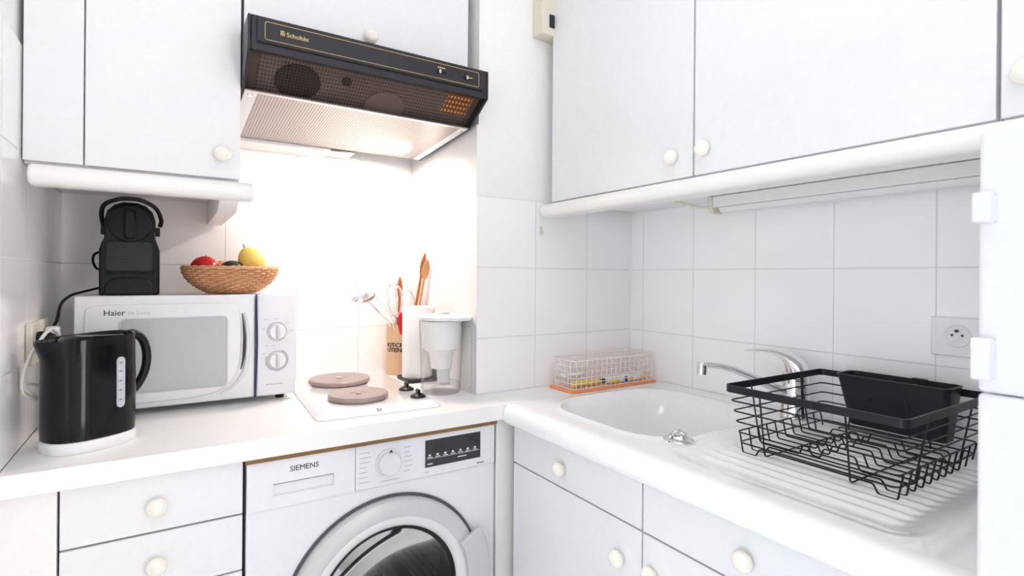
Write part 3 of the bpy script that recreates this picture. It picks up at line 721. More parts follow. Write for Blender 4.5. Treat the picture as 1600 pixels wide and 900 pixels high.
# ------------------------------------------------------------------ coffee machine
QX, QY, QZ = -.0775, 1.63, MZ1
cm = thing('coffee_machine', (QX, 1.73, QZ), 'black capsule coffee machine standing on the microwave', 'coffee machine')
hw, hn = .0615, .0520
sil = [(-hw, 0), (hw, 0), (hw, .112), (hw - .004, .126), (hn, .140), (hn, .185), (hn - .006, .207), (hn - .020, .222), (hn - .038, .229), (-hn + .038, .229), (-hn + .020, .222), (-hn + .006, .207), (-hn, .185), (-hn, .140), (-hw + .004, .126), (-hw, .112)]
MB().prism([(QX + a, QZ + .0003 + b) for a, b in sil], 'y', QY, QY + .19).build('body', 'blackgl', cm, bevel=.004, seg=3)
MB().prism([(QX + x, QZ + z) for x, z in rr(-.050, .050, .058, .134, .010)], 'y', QY - .003, QY + .001).build('grille_frame', 'charc', cm, bevel=.001)
MB().prism([(QX + x, QZ + z) for x, z in rr(-.046, .046, .060, .130, .008)], 'y', QY - .005, QY - .003).build('grille', 'comb', cm)
dk = MB().lathe([(.0455, .001), (.0455, -.006), (.043, -.009), (0, -.011)], (QX, QY, QZ + .176), ax='y', seg=48)
dk.build('lever_disc', 'charc', cm)
MB().prism([(QX + x, QZ + z) for x, z in rr(-.012, .012, .137, .212, .011)], 'y', QY - .024, QY - .009).build('lever', 'blackgl', cm, bevel=.005, seg=3)
MB().box(QX - .050, QX + .050, QY - .003, QY + .001, QZ + .053, QZ + .056)  .build('tray_edge', 'charc', cm, bevel=.001)
dt = [(-.049, 0), (.049, 0), (.049, .022), (.040, .036), (.022, .043), (-.022, .043), (-.040, .036), (-.049, .022)]
MB().prism([(QX + x, QZ + .001 + z) for x, z in dt], 'y', QY - .035, QY + .001).build('drip_tray', 'charc', cm, bevel=.005, seg=3)
hp = smooth([(-.055, QY + .05, .165), (-.060, QY + .035, .200), (-.052, QY + .012, .224), (-.025, QY - .002, .237), (.0, QY - .004, .240), (.025, QY - .002, .237), (.052, QY + .012, .222), (.064, QY + .035, .195), (.061, QY + .045, .178)])
MB().tube([(QX + p[0], p[1], QZ + p[2] - .002) for p in hp], .0052, seg=10).build('carry_handle', 'black', cm)
for sx in (-1, 1): MB().box(QX + sx * .0565 - .005, QX + sx * .0565 + .005, QY + .035, QY + .06, QZ + .150, QZ + .172).build('hinge', 'black', cm, bevel=.002)
cd = smooth([(QX - .0665, 1.80, QZ + .018), (QX - .075, 1.74, QZ + .014), (QX - .10, 1.66, QZ + .006), (-.192, 1.615, QZ - .001), (-.206, 1.605, QZ - .02), (-.212, 1.60, QZ - .055), (-.221, 1.60, QZ - .075)])
tag(MB().tube(cd, .0032, seg=8).build('power_cord', 'black'), 'black cord running from the coffee machine down the left end of the microwave', 'cord')
lp = smooth([(QX - .063, 1.735, QZ + .062), (QX - .074, 1.725, QZ + .066), (QX - .081, 1.72, QZ + .083), (QX - .079, 1.722, QZ + .100), (QX - .070, 1.73, QZ + .107), (QX - .062, 1.74, QZ + .107)])
MB().tube(lp, .0030, seg=8).build('cord_loop', 'black', cm)

# ------------------------------------------------------------------ fruit basket
BX, BY, BZ = .154, 1.715, MZ1
fb = thing('fruit_basket', (BX, BY, BZ), 'woven rattan bowl basket holding fruit on the microwave', 'basket')
def bprof(t):   # t 0 base edge .. 1 rim
    return .058 + .056 * math.sin(t * PI / 2) ** .9 + .004 * t, .004 + .064 * t ** 1.15
mb = MB(); ns_ = 40
for i in range(13):
    t = i / 12; R, h = bprof(t); c = []
    for k in range(ns_ * 4):
        a = 2 * PI * k / (ns_ * 4); c.append((BX + (R + .0045 * math.cos(a * ns_ / 2 + PI * (i % 2))) * math.cos(a), BY + (R + .0045 * math.cos(a * ns_ / 2 + PI * (i % 2))) * math.sin(a), BZ + h))
    mb.tube(c, .0030, seg=6, closed=True)
mb.build('woven_wall', 'rattan', fb, angle=80)
mb = MB()
for k in range(ns_):
    a = 2 * PI * k / ns_
    mb.tube([(BX + bprof(t / 8)[0] * math.cos(a), BY + bprof(t / 8)[0] * math.sin(a), BZ + bprof(t / 8)[1]) for t in range(9)], .0019, seg=6)
mb.build('stakes', 'rattan', fb)
c = [(BX + .1185 * math.cos(2 * PI * k / 120) + .0, BY + .1185 * math.sin(2 * PI * k / 120), BZ + .0710 + .0012 * math.sin(k * PI / 2)) for k in range(120)]
MB().tube(c, .0048, seg=8, closed=True).build('rim', 'rattan', fb)
MB().lathe([(0, .0006), (.056, .0006), (.060, .003), (.056, .006), (0, .006)], (BX, BY, BZ), seg=48).build('base', 'rattan', fb)
def fruit(name, o, prof, m, label, cat, tilt=(0, 0, 0), stem=None):
    f = thing(name, o, label, cat, 'fruit in the rattan bowl')
    b = MB().lathe(prof, o, seg=32).build('flesh', m, f, org=o)
    if stem: MB().tube([(o[0], o[1], o[2] + stem), (o[0] + .002, o[1], o[2] + stem + .012)], .0014, seg=6).build('stem', 'stem', f)
    f.rotation_euler = tilt
    return f
def egg(r, h, k=0): return [(r * math.sin(PI * i / 14) * (1 + k * math.cos(PI * i / 14)), h - h * math.cos(PI * i / 14)) for i in range(15)]
fruit('apple', (.088, 1.690, BZ + .028), [(0, .006)] + [(.038 * math.sin(PI * i / 14), .038 - .037 * math.cos(PI * i / 14)) for i in range(1, 14)] + [(.006, .072), (0, .068)], 'apple', 'shiny red apple at the left of the rattan bowl', 'apple', stem=.066)
pf = fruit('pear', (.221, 1.690, BZ + .054), egg(.0345, .042, .13), 'pear', 'large yellow pear-like fruit with stem at the right of the bowl', 'fruit', (math.radians(4), math.radians(-27), 0), stem=.082)
fruit('peach', (.130, 1.735, BZ + .040), egg(.027, .026), 'peach', 'orange fruit peeking out beside the red apple', 'fruit')
fruit('avocado', (.152, 1.672, BZ + .041), [(p[0] * 1.0, p[1]) for p in egg(.031, .0255)], 'avo', 'dark green avocado between apple and yellow fruit', 'avocado')

# ------------------------------------------------------------------ kettle
KX, KY = -.130, 1.372
KA = math.radians(31)
def kloc(x, y, z): return (KX + x * math.cos(KA) - y * math.sin(KA), KY + x * math.sin(KA) + y * math.cos(KA), CT + z)
kt = thing('kettle', (KX, KY, CT), 'glossy black electric kettle with water gauge on its white base', 'kettle')
KN = 64
def kring(sx, sy, z, dx=0):
    out = []
    for k in range(KN):
        a = 2 * PI * k / KN; c, q = math.cos(a), math.sin(a); e = 2 / 2.5
        out.append(kloc(dx + sx * math.copysign(abs(c) ** e, c), sy * math.copysign(abs(q) ** e, q), z))
    return out
def kstack(rings):
    V = [p for r in rings for p in r]; F = []
    for i in range(len(rings) - 1):
        for k in range(KN): F.append((i * KN + k, i * KN + (k + 1) % KN, (i + 1) * KN + (k + 1) % KN, (i + 1) * KN + k))
    F += [tuple(range(KN))[::-1], tuple((len(rings) - 1) * KN + k for k in range(KN))]
    return MB().add(V, F)
kstack([kring(.076, .060, .0003), kring(.0775, .0615, .004), kring(.0775, .0615, .020), kring(.074, .058, .0235)]).build('power_base', 'white_pl', kt, angle=50)
def krow(s, z, sp_, lift):
    out = []
    for k, p in enumerate(kring(.0765 * s, .0605 * s, z)):
        a = 2 * PI * k / KN; wgt = max(0, -math.cos(a)) ** 9
        d = kloc(-1, 0, 0); ux, uy = d[0] - KX, d[1] - KY
        tip = .005 * math.cos(a) if z > .19 else 0
        out.append((p[0] + ux * sp_ * wgt, p[1] + uy * sp_ * wgt, p[2] + lift * wgt + tip))
    return out
kb = kstack([krow(.99, .0238, 0, 0), krow(1.005, .05, 0, 0), krow(1.005, .10, 0, 0), krow(.995, .15, 0, 0), krow(.985, .180, .003, 0), krow(.98, .198, .009, 0), krow(.975, .214, .016, .001), krow(.965, .219, .016, .002), krow(.92, .218, .013, .001), krow(.89, .209, .006, 0), krow(.85, .203, 0, 0)]).build('body', 'blackgl', kt, angle=50)
kstack([kring(.056, .046, .204, .006), kring(.056, .046, .213, .006), kring(.050, .040, .219, .006)]).build('lid', 'blackgl', kt, angle=50)
def kh(r, z): return kloc(r, 0, z)
hpts = smooth([kh(.066, .214), kh(.080, .217), kh(.097, .206), kh(.107, .183), kh(.109, .155), kh(.104, .130), kh(.093, .108), kh(.080, .094), kh(.070, .089)])
MB().tube(hpts, [.0095] * len(hpts), seg=14, flat=.9).build('handle', 'black', kt)
def kg(z, off, wd):
    # a strip on the long front side, toward the handle end
    x = .026 + wd; y = -.0605 * (max(0, 1 - abs(x / .0765) ** 2.5)) ** (1 / 2.5)
    g = Vector((math.copysign(abs(x) ** 1.5 / .0765 ** 2.5, x), -abs(y) ** 1.5 / .0605 ** 2.5, 0)).normalized()
    return Vector(kloc(x + g.x * off, y + g.y * off, z))
pts = []
for k in range(9): a = PI * k / 8; pts.append((.0078 * math.cos(a), .170 + .0078 * math.sin(a)))
for k in range(9): a = PI + PI * k / 8; pts.append((.0078 * math.cos(a), .084 + .0078 * math.sin(a)))
V = [kg(z, .0022, wd) for wd, z in pts] + [kg(z, -.003, wd) for wd, z in pts]; m_ = len(pts)
gauge = MB().add(V, [tuple(range(m_)), tuple(range(m_, 2 * m_))[::-1]] + [(i, (i + 1) % m_, m_ + (i + 1) % m_, m_ + i) for i in range(m_)]).build('water_gauge', 'gauge', kt)
for z in (.092, .111, .130, .149, .166):
    q = [kg(z - .0012, .0027, -.004), kg(z - .0012, .0027, .002), kg(z + .0012, .0027, .002), kg(z + .0012, .0027, -.004)]
    MB().add(q + [kg(z, .0015, 0)], [(0, 1, 2, 3), (0, 1, 4), (1, 2, 4), (2, 3, 4), (3, 0, 4)]).build('level_mark', 'ink_mid_shade', gauge)
cw = smooth([(-.200, 1.54, 1.108), (-.206, 1.50, 1.125), (-.208, 1.44, 1.122), (-.214, 1.405, 1.105), (-.226, 1.386, 1.075), (-.232, 1.372, 1.04), (-.230, 1.38, 1.010), (-.214, 1.405, .995), (-.206, 1.425, 1.002), (-.213, 1.410, 1.020), (-.230, 1.378, 1.030), (-.226, 1.385, 1.014), (-.210, 1.415, .985), (-.200, 1.44, .94), (-.185, 1.44, .912)])
tag(MB().tube(cw, .0034, seg=8).build('power_cord', 'cordw'), 'white looped cord hanging beside the left wall behind the kettle', 'cord')

# ------------------------------------------------------------------ sockets and plugs
so = thing('wall_socket', (XL, 1.56, 1.05), 'cream double wall socket on the left wall behind the kettle', 'socket')
for y in (1.485, 1.575):
    p = MB().box(XL + .0003, XL + .012, y - .042, y + .042, 1.055, 1.142).build('plate', 'cream_pl', so, bevel=.003)
    MB().lathe([(.022, 0), (.022, .001), (.019, .0015), (0, .0015)], (XL + .0115, y, 1.098), ax='x', seg=28).build('outlet', 'white_pl', p)
pg = thing('white_plug', (XL + .03, 1.53, 1.09), 'white mains plug of the kettle in the double socket', 'plug')
MB().box(XL + .0135, XL + .038, 1.555, 1.595, 1.075, 1.125).build('plug_body', 'white_pl', pg, bevel=.006, seg=3)
pk = thing('black_plug', (XL + .03, 1.475, 1.098), 'dark mains plug of the coffee machine in the double socket', 'plug')
MB().lathe([(.0, .0), (.017, .0), (.018, .012), (.012, .026), (.006, .032), (0, .033)], (XL + .0135, 1.485, 1.105), ax='x', seg=24).build('plug_body', 'black', pk)

rs = thing('wall_socket', (XR, .44, 1.10), 'white round-welled wall socket on the right wall above the dish rack', 'socket')
SKY, SKZ = .432, 1.131
bd = MB().box(XR - .010, XR - .0003, SKY - .042, SKY + .046, SKZ - .043, SKZ + .037).build('plate', 'white_pl', rs, bevel=.002)
MB().lathe([(.0195, -.0015), (.0225, -.0025), (.0235, -.001), (.0235, .001)], (XR - .010, SKY, SKZ), ax='x', seg=40).build('rim', 'white_pl', rs)
MB().lathe([(.0195, -.0012), (.019, -.0006), (0, -.0006)], (XR - .010, SKY, SKZ), ax='x', seg=40).build('well', 'silver_lt', rs)
mb = MB()
for dy in (-.0085, .0085): mb.lathe([(.0025, 0), (.0025, -.0008), (0, -.0008)], (XR - .0106, SKY + dy, SKZ + .001), ax='x', seg=14)
mb.lathe([(.003, 0), (.003, -.006), (0, -.006)], (XR - .0106, SKY, SKZ + .010), ax='x', seg=14).build('contacts', 'socket_hole', rs)

# wall oddments on the column
bx = thing('junction_box', (.985, D2, 2.06), 'beige electrical box high on the column, half behind the wall cabinet', 'electrical box')
MB().box(.953, 1.06, D2 - .045, D2 + .0065, 1.988, 2.15).build('case', 'cream_pl', bx, bevel=.004)
MB().box(.980, 1.03, D2 - .0465, D2 - .0455, 2.010, 2.05).build('plate_label', 'ink', bx)
tag(MB().prism([(D2 - .0003, 1.378), (D2 - .009, 1.379), (D2 - .012, 1.384), (D2 - .006, 1.389), (D2 - .005, 1.402), (D2 - .0003, 1.402)], 'x', .979, .988).build('wall_hook', 'cream_pl', bevel=.001), 'tiny cream adhesive hook on the column tiles below the rail end', 'hook')

# ------------------------------------------------------------------ utensils
UX_, UY_, UR = .700, 1.812, .052
ck = thing('utensil_crock', (UX_, UY_, CT), 'beige stoneware crock with printed black lettering full of kitchen utensils', 'crock')
MB().lathe([(0, .0003), (UR * .94, .0003), (UR, .006), (UR, .174), (UR - .002, .1765), (UR - .005, .174), (UR - .005, .012), (0, .012)], (UX_, UY_, CT), seg=48).build('pot', 'crock', ck)
fwd = math.atan2(-UY_, -UX_) - .13
tmb = MB()
for word, zz in (('KITCHEN', .098), ('UTENSILS', .081)):
    t = text_mb(word, 1, .04); xs_ = [v[0] for v in t.v]; k = .096 / (max(xs_) - min(xs_)); kz = .0155
    mn = (min(xs_) + max(xs_)) / 2
    t.v = [(UX_ + (UR + .0004 + v[2]) * math.cos(fwd + (v[0] - mn) * k / UR), UY_ + (UR + .0004 + v[2]) * math.sin(fwd + (v[0] - mn) * k / UR), CT + zz + v[1] / .72 * kz * .95) for v in t.v]
    tmb.add(t.v, t.f)
tmb.build('lettering', 'ink', ck)
G = 'utensils in the crock'
def spoon(name, base, tip, hl, wd, m, label, cat='spoon', thick=.006):
    s = thing(name, base, label, cat, G); b = Vector(base); t = Vector(tip); d = (t - b).normalized(); Ln = (t - b).length
    MB().tube([b, b + d * (Ln - hl * .8)], [.0055, .0045], seg=10).build('handle', m, s)
    side = d.cross(Vector((-.37, -.93, 0))).normalized(); up = side.cross(d)
    V = []; F = []; N = 14
    for i in range(N + 1):
        q = i / N; wv = wd * math.sin(PI * min(1, .06 + q * .94)) ** .6 if 0 < i < N else .003
        c = b + d * (Ln - hl + hl * q)
        for k in range(12):
            a = 2 * PI * k / 12; V.append(c + side * wv * math.cos(a) + up * (thick * .5 * math.sin(a) - .004 * math.sin(PI * q) * (1 - (math.cos(a)) ** 2)))
    for i in range(N):
        for k in range(12): F.append((i * 12 + k, i * 12 + (k + 1) % 12, i * 12 + 12 + (k + 1) % 12, i * 12 + 12 + k))
    F += [tuple(range(12)), tuple(N * 12 + k for k in range(12))]
    MB().add(V, F).build('bowl', m, s, angle=60)
B0 = CT + .014
spoon('wooden_spatula', (.712, 1.805, B0), (.740, 1.700, 1.322), .085, .0090, 'wood1', 'dark wooden spatula rising highest from the crock', 'spatula')
spoon('wooden_spoon', (.720, 1.795, B0), (.7435, 1.688, 1.300), .070, .0135, 'wood2', 'pale wooden spoon leaning right beside the dark spatula')
spoon('wooden_handle_turner', (.690, 1.815, B0), (.676, 1.765, 1.240), .075, .0095, 'wood1', 'brown wooden handle standing upright behind the whisk', 'utensil')
# whisk
wk = thing('whisk', (.685, 1.790, B0), 'steel balloon whisk standing up beside the brown handle', 'whisk', G)
MB().tube([(.685, 1.790, B0), (.668, 1.775, CT + .20)], .006, seg=10).build('handle', 'steel', wk)
mb = MB()
a0 = Vector((.668, 1.775, CT + .20)); a1 = Vector((.650, 1.760, 1.218))
for k in range(6):
    an = PI * k / 6; sd = Vector((math.cos(an), math.sin(an), 0)); c = []
    for i in range(25):
        t = i / 24; ph = 2 * PI * t - PI / 2
        hgt = .5 - .5 * math.cos(2 * PI * t); wdt = .036 * math.sin(2 * PI * t) * (.55 + .45 * hgt)
        c.append(a0.lerp(a1, hgt) + sd * wdt)
    mb.tube(c, .0011, seg=6)
mb.build('wires', 'chrome', wk)
# ladle (metal) leaning left and its strainer neighbour
ld = thing('ladle', (.690, 1.80, B0), 'steel ladle leaning far left out of the crock', 'ladle', G)
MB().tube(smooth([(.690, 1.80, B0), (.655, 1.775, CT + .185), (.604, 1.765, 1.160), (.580, 1.762, 1.178)]), [.004] * 13, seg=10, flat=.6).build('handle', 'chrome', ld)
hb = MB()
V = []; F = []; N = 10; Q = 28
for sgn, rr_ in ((1, .034), (-1, .0325)):
    for i in range(N + 1):
        th = PI / 2 * i / N
        for k in range(Q):
            V.append((rr_ * math.cos(th) * math.cos(2 * PI * k / Q), rr_ * math.cos(th) * math.sin(2 * PI * k / Q), -rr_ * .7 * math.sin(th)))
for s_ in (0, 1):
    o_ = s_ * (N + 1) * Q
    for i in range(N):
        for k in range(Q): F.append((o_ + i * Q + k, o_ + i * Q + (k + 1) % Q, o_ + i * Q + Q + (k + 1) % Q, o_ + i * Q + Q + k))
for k in range(Q): F.append((k, (k + 1) % Q, (N + 1) * Q + (k + 1) % Q, (N + 1) * Q + k))
mb = MB().add(V, F); mb.xform(Matrix.Translation((.548, 1.760, 1.172)) @ Matrix.Rotation(math.radians(-14), 4, 'Y') @ Matrix.Rotation(math.radians(-38), 4, 'X') @ Matrix.Diagonal((1.25, .78, .75, 1)))
mb.build('bowl', 'chrome', ld, angle=50)
fk = thing('serving_fork', (.695, 1.81, B0), 'thin steel serving fork tilted left above the ladle', 'fork', G)
MB().tube([(.695, 1.81, B0), (.650, 1.795, CT + .18), (.545, 1.80, 1.190)], .003, seg=8).build('handle', 'chrome', fk)
mb = MB()
for k in (-1, 0, 1): mb.tube(smooth([(.545, 1.80, 1.190), (.533 + k * .003, 1.80, 1.200 + k * .006), (.512 + k * .003, 1.80, 1.235 + k * .006)]), .0011, seg=6)
mb.build('tines', 'chrome', fk)
sp_ = thing('spatula', (.705, 1.785, B0), 'red-handled spatula at the front of the crock', 'spatula', G)
MB().tube(smooth([(.705, 1.785, B0), (.684, 1.768, CT + .15), (.674, 1.758, CT + .19), (.678, 1.750, CT + .218)]), [.003] * 4 + [.0085] * 8 + [.007], seg=12).build('handle', 'red', sp_)
ms = thing('wire_masher', (.715, 1.815, B0), 'bent wire masher behind the paper towel roll', 'masher', G)
MB().tube([(.715, 1.815, B0), (.713, 1.79, CT + .215)], .0035, seg=8).build('shaft', 'steel', ms)
MB().tube(smooth([(.690, 1.79, CT + .235), (.695, 1.785, CT + .275), (.712, 1.782, CT + .292), (.730, 1.78, CT + .275), (.735, 1.78, CT + .235), (.713, 1.79, CT + .215), (.690, 1.79, CT + .235)]), .0016, seg=8).build('wire_head', 'steel', ms)

# paper towel
PX, PY = .703, 1.672
ph_ = thing('paper_towel_holder', (PX, PY, CT), 'dark paper towel stand between the hob and the crock', 'stand')
MB().prism(rr(PX - .052, PX + .052, PY - .058, PY + .058, .012), 'z', CT + .0003, CT + .011).build('base', 'grey_dk', ph_, bevel=.002)
MB().lathe([(0, 0), (.008, 0), (.008, .225), (.004, .230), (0, .230)], (PX, PY, CT + .0112), seg=16).build('rod', 'steel', ph_)
pr_ = thing('paper_towel_roll', (PX, PY, CT + .0115), 'upright white paper towel roll on its stand', 'paper towel')
MB().lathe([(.020, 0), (.049, 0), (.050, .002), (.050, .230), (.049, .232), (.020, .232)], (PX, PY, CT + .0115), seg=56, closed=True).build('paper', 'paper', pr_)
MB().lathe([(.0185, .0002), (.0198, .0002), (.0198, .2315), (.0185, .2315)], (PX, PY, CT + .0115), seg=40, closed=True).build('cardboard_core', 'cream_pl', pr_)

# water filter jug
JX, JY = .689, 1.458
jg = thing('water_filter_jug', (JX, JY, CT), 'clear water filter jug with white lid at the worktop corner by column', 'jug')
def ov(r, k=1.0, n=48): return [(JX + r * math.cos(2 * PI * q / n), JY + r * k * math.sin(2 * PI * q / n)) for q in range(n)]
V = []; lev = [(.054, .0005), (.058, .006), (.066, .215)]
V = [(x, y, CT + z) for r, z in lev for x, y in ov(r)]; F = []
for i in range(len(lev) - 1):
    for k in range(48): F.append((i * 48 + k, i * 48 + (k + 1) % 48, i * 48 + 48 + (k + 1) % 48, i * 48 + 48 + k))
F += [tuple(range(48))[::-1]]
MB().add(V, F).build('jug', 'glass', jg, angle=50)
def lidov(r, e): return [(x + e * max(0, ((x - JX) * .62 - (y - JY) * .78) / r) ** 3 * .62, y - e * max(0, ((x - JX) * .62 - (y - JY) * .78) / r) ** 3 * .78) for x, y in ov(r)]
stack([(lidov(.0675, .026), CT + .2155), (lidov(.068, .028), CT + .219), (lidov(.068, .028), CT + .225), (lidov(.062, .026), CT + .230), (ov(.02), CT + .232)]).build('lid', 'white_pl', jg, angle=50)
MB().prism(rr(JX - .010, JX + .022, JY - .02, JY + .02, .008), 'z', CT + .2325, CT + .242).build('filling_flap', 'white_pl', jg, bevel=.002)
stack([(ov(.030), CT + .072), (ov(.036), CT + .118), (ov(.056), CT + .132), (ov(.0605), CT + .213), (ov(.0585), CT + .213), (ov(.054), CT + .136), (ov(.02), CT + .13)]).build('filter_funnel', 'funnel', jg, angle=50)
MB().lathe([(0, .0), (.018, 0), (.019, .045), (.024, .05), (.024, .058), (0, .058)], (JX + .008, JY, CT + .022), seg=28).build('filter_cartridge', 'white_pl', jg)
stack([(ov(.0555), CT + .0085), (ov(.0567), CT + .030)]).build('water', 'water', jg)
hv = Vector((.62, -.78, 0)).normalized()
def jh(r, z): return (JX + hv.x * r, JY + hv.y * r, CT + z)
MB().tube(smooth([jh(.066, .204), jh(.085, .205), jh(.099, .199), jh(.103, .18), jh(.104, .10), jh(.104, .030), jh(.101, .018), jh(.095, .014)]), .0075, seg=14, flat=1.0).build('handle', 'glass', jg)

# ------------------------------------------------------------------ wire basket in the corner
WX, WY0, WY1 = 1.012, 1.232, 1.343
WXE = 1.362
bk = thing('wire_basket', ((WX + WXE) / 2, 1.288, CT), 'white wire basket on an orange tray in the worktop corner', 'basket')
MB().prism(rr(WX - .006, WXE + .004, WY0 - .001, WY1 + .006, .008), 'z', CT + .0003, CT + .006).build('tray', 'orange', bk, bevel=.002)
mb = MB(); z0, z1 = CT + .008, CT + .094
def ring(z, e=0, r=.0013):
    mb.tube([(x, y, z) for x, y in rr(WX + .006 - e, WXE - .006 + e, WY0 + .008 - e, WY1 - .004 + e, .012, 4)], r, seg=6, closed=True)
for k in range(6): ring(z0 + (z1 - z0) * k / 5, .004 * k / 5, .0022 if k == 5 else .0011)
for i in range(17):
    x = WX + .016 + (WXE - WX - .032) * i / 16
    mb.tube([(x, WY0 + .004, z1), (x, WY0 + .008, z0), (x, WY1 - .004, z0), (x, WY1, z1)], .0011, seg=6)
for i in range(6):
    y = WY0 + .018 + (WY1 - WY0 - .036) * i / 5
    mb.tube([(WX + .002, y, z1), (WX + .006, y, z0), (WXE - .006, y, z0), (WXE - .002, y, z1)], .0011, seg=6)
mb.build('wires', 'whitewire', bk)
y1 = thing('yellow_tube', (1.06, 1.262, CT + .011), 'yellow tube lying at the left in the white wire basket', 'tube')
MB().lathe([(0, 0), (.0095, .002), (.0095, .105), (.005, .112), (0, .112)], (1.030, 1.262, CT + .0205), ax='x', seg=20).build('tube_body', 'yellow', y1)
MB().lathe([(0, .0), (.0065, .0), (.0065, .018), (0, .018)], (1.1425, 1.262, CT + .0205), ax='x', seg=18).build('cap', 'ink', y1)
y2 = thing('sachet', (1.24, 1.262, CT + .011), 'white and yellow packet with blue mark lying in the wire basket', 'packet')
MB().box(1.170, 1.335, 1.252, 1.285, CT + .0105, CT + .028).build('packet_body', 'white_pl', y2, bevel=.003)
for xa, xb in ((1.172, 1.222), (1.262, 1.278), (1.312, 1.333)): MB().box(xa, xb, 1.2512, 1.2518, CT + .013, CT + .026).build('yellow_print', 'yellow', y2)
MB().lathe([(0, 0), (.009, 0), (.009, -.0008), (0, -.0008)], (1.243, 1.2516, CT + .0195), ax='y', seg=20).build('blue_print', 'blue', y2)
br = thing('scrubbing_brush', (1.07, 1.31, CT + .011), 'small white scrubbing brush behind the yellow tube in the wire basket', 'brush')
MB().box(1.035, 1.110, 1.300, 1.328, CT + .0335, CT + .044).build('back', 'white_pl', br, bevel=.004)
mb = MB()
for i in range(12):
    for j in range(4): mb.lathe([(.0016, .0), (.0013, .022), (0, .022)], (1.041 + i * .0058, 1.3045 + j * .0065, CT + .0112), seg=6)
mb.build('bristles', 'white_pl', br)

# ------------------------------------------------------------------ dish rack
RX0, RX1, RY0, RY1, RZ = .957, 1.328, .362, .686, 1.030
rk = thing('dish_rack', ((RX0 + RX1) / 2, (RY0 + RY1) / 2, .891), 'black wire dish rack standing on the sink drainer', 'dish rack')
def rr3(x0, x1, y0, y1, r, n=6): return rr(x0, x1, y0, y1, r, n)
o_ = rr3(RX0, RX1, RY0, RY1, .014); i_ = rr3(RX0 + .003, RX1 - .003, RY0 + .003, RY1 - .003, .011); nn = len(o_)
V = [(x, y, RZ) for x, y in o_] + [(x, y, RZ) for x, y in i_] + [(x, y, RZ - .0145) for x, y in o_] + [(x, y, RZ - .0145) for x, y in i_]
F = []
for k in range(nn):
    l = (k + 1) % nn; F += [(k, l, nn + l, nn + k), (2 * nn + k, 2 * nn + l, 3 * nn + l, 3 * nn + k), (k, l, 2 * nn + l, 2 * nn + k), (nn + k, nn + l, 3 * nn + l, 3 * nn + k)]
MB().add(V, F).build('rim', 'blackmt', rk)
def inset(z): return .003 + .022 * (RZ - z) / .14
WR = .0016
def fillet(pts, r=.005, n=4):
    P = [Vector(p) for p in pts]; out = [P[0]]
    for a, b, c in zip(P, P[1:], P[2:]):
        d0 = (a - b); d1 = (c - b); q = min(r, d0.length * .45, d1.length * .45)
        s0 = b + d0.normalized() * q; s1 = b + d1.normalized() * q
        for k in range(n + 1):
            t = k / n; out.append(s0 * (1 - t) ** 2 + b * 2 * t * (1 - t) + s1 * t * t)
    out.append(P[-1]); return out
mb = MB()
for z in (.998, .977, .956, .935):
    e = inset(z); mb.tube([(x, y, z) for x, y in rr3(RX0 + e, RX1 - e, RY0 + e, RY1 - e, .012)], WR, seg=6, closed=True)
e = inset(.914); mb.tube([(x, y, .914) for x, y in rr3(RX0 + e, RX1 - e, RY0 + e, RY1 - e, .012)], WR, seg=6, closed=True)
mb.build('side_wires', 'blackmt', rk)
mb = MB()
zb = .9015
for y in (.610, .455):     # hoops across, rim to rim
    mb.tube(fillet([(RX0 + .004, y, RZ - .008), (RX0 + .024, y, zb - .003), (RX1 - .024, y, zb - .003), (RX1 - .004, y, RZ - .008)], .008), WR, seg=6)
for x in (1.045, 1.235):
    mb.tube(fillet([(x, RY0 + .004, RZ - .008), (x, RY0 + .024, zb + .003), (x, RY1 - .024, zb + .003), (x, RY1 - .004, RZ - .008)], .008), WR, seg=6)
mb.build('hoop_wires', 'blackmt', rk)
mb = MB(); nw = 11
for i in range(nw):
    x = RX0 + .030 + (RX1 - RX0 - .060) * i / (nw - 1)
    ya, yb = RY0 + inset(.93), RY1 - inset(.93)
    foot = i in (0, nw - 1) or i in (1, nw - 2)
    zl = zb if not foot else zb
    pts = [(x, ya - .002, .936), (x, ya + .006, zb - .008 if not foot else .8925)]
    if foot: pts += [(x, ya + .034, .8925), (x, ya + .042, zb + .006)]
    else: pts += [(x, ya + .012, zb - .008), (x, ya + .020, zb), (x, ya + .09, zb), (x, ya + .098, zb + .022)]
    ym = (ya + yb) / 2
    if not foot: pts += [(x, ym + .01, zb + .022), (x, ym + .016, zb + .004), (x, ym + .032, zb + .004), (x, ym + .038, zb + .018), (x, ym + .05, zb + .018), (x, ym + .056, zb)]
    if foot: pts += [(x, yb - .042, zb + .006), (x, yb - .034, .8925)]
    pts += [(x, yb - .006, .8925 if foot else zb), (x, yb + .002, .936)]
    mb.tube(fillet(pts, .004, 3), WR, seg=6)
mb.build('base_wires', 'blackmt', rk)
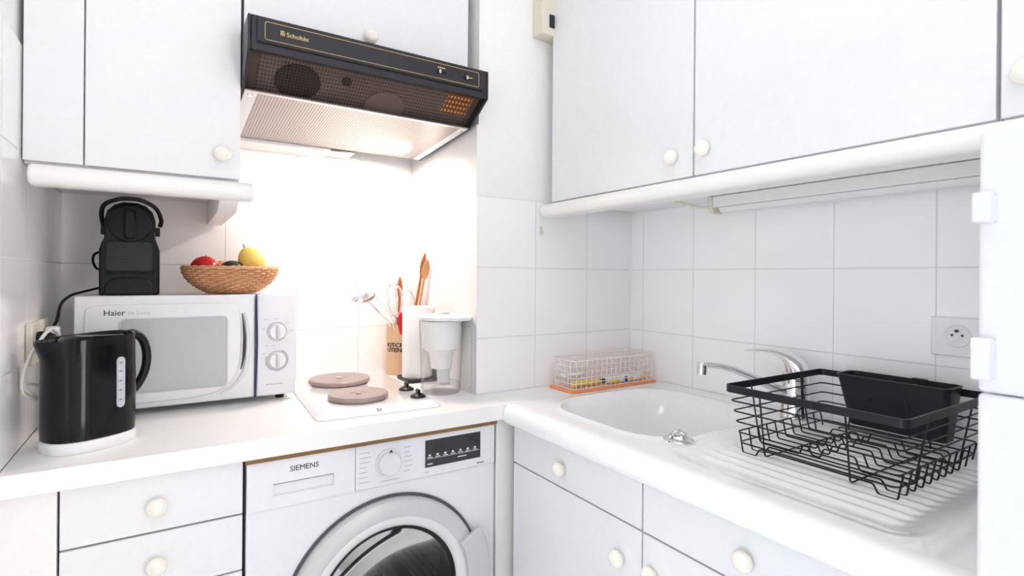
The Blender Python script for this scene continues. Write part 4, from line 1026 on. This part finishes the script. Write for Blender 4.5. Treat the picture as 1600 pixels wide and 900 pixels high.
# cutlery caddy hooked on the rack's wall side
cx0, cx1, cy0, cy1 = 1.246, 1.322, .405, .612
cc = thing('cutlery_caddy', ((cx0 + cx1) / 2, (cy0 + cy1) / 2, .928), 'dark plastic cutlery holder hooked inside the wall side of the rack', 'cutlery holder')
lev = [(rr(cx0 + .014, cx1 - .012, cy0 + .010, cy1 - .022, .012), .930), (rr(cx0, cx1, cy0, cy1, .016), 1.036), (rr(cx0 - .002, cx1 + .0, cy0 - .002, cy1 + .002, .017), 1.0365), (rr(cx0 - .002, cx1, cy0 - .002, cy1 + .002, .017), 1.038), (rr(cx0 + .0025, cx1 - .0025, cy0 + .0025, cy1 - .0025, .014), 1.038), (rr(cx0 + .016, cx1 - .014, cy0 + .012, cy1 - .024, .010), .933)]
stack(lev).build('cup', 'blackmt', cc, angle=50)
MB().box(cx1 - .012, cx1 + .0, cy0 + .06, cy0 + .085, 1.0385, 1.0405).box(cx1 - .002, cx1 + .0, cy0 + .06, cy0 + .085, 1.020, 1.0385).build('hook', 'blackmt', cc)
MB().box((cx0 + cx1) / 2 - .024, (cx0 + cx1) / 2 + .024, cy0 + .072, cy0 + .0745, .945, 1.030).build('divider', 'blackmt', cc)
MB().tube([(cx0 + .0045, .56 - .05 + .036 * math.cos(a), .985 + .028 * math.sin(a)) for a in [PI * k / 14 for k in range(15)]], .0018, seg=6).build('embossed_arc', 'blackmt', cc)

# ------------------------------------------------------------------ refrigerator
fg = thing('refrigerator', (1.02, -.06, 0), 'tall white refrigerator at the right edge, seen along its front', 'refrigerator')
FXF, FYE = .705, .206
MB().box(FXF + .055, 1.36, -.36, FYE, .02, 1.398).build('cabinet_body', 'appl', fg, bevel=.006, seg=3)
MB().box(FXF, FXF + .052, -.36, FYE, 1.131, 1.400).build('freezer_door', 'appl', fg, bevel=.005, seg=3)
MB().box(FXF, FXF + .052, -.36, FYE, .10, 1.1297).build('door', 'appl', fg, bevel=.005, seg=3)
for z0_, z1_ in ((1.304, 1.334), (1.146, 1.188)):
    MB().box(FXF - .022, FXF + .001, .1905, FYE - .0005, z0_, z1_).build('handle_mount', 'appl', fg, bevel=.002)
MB().box(FXF + .06, 1.34, -.34, FYE - .01, 0, .02).build('plinth', 'grey_dk', fg)
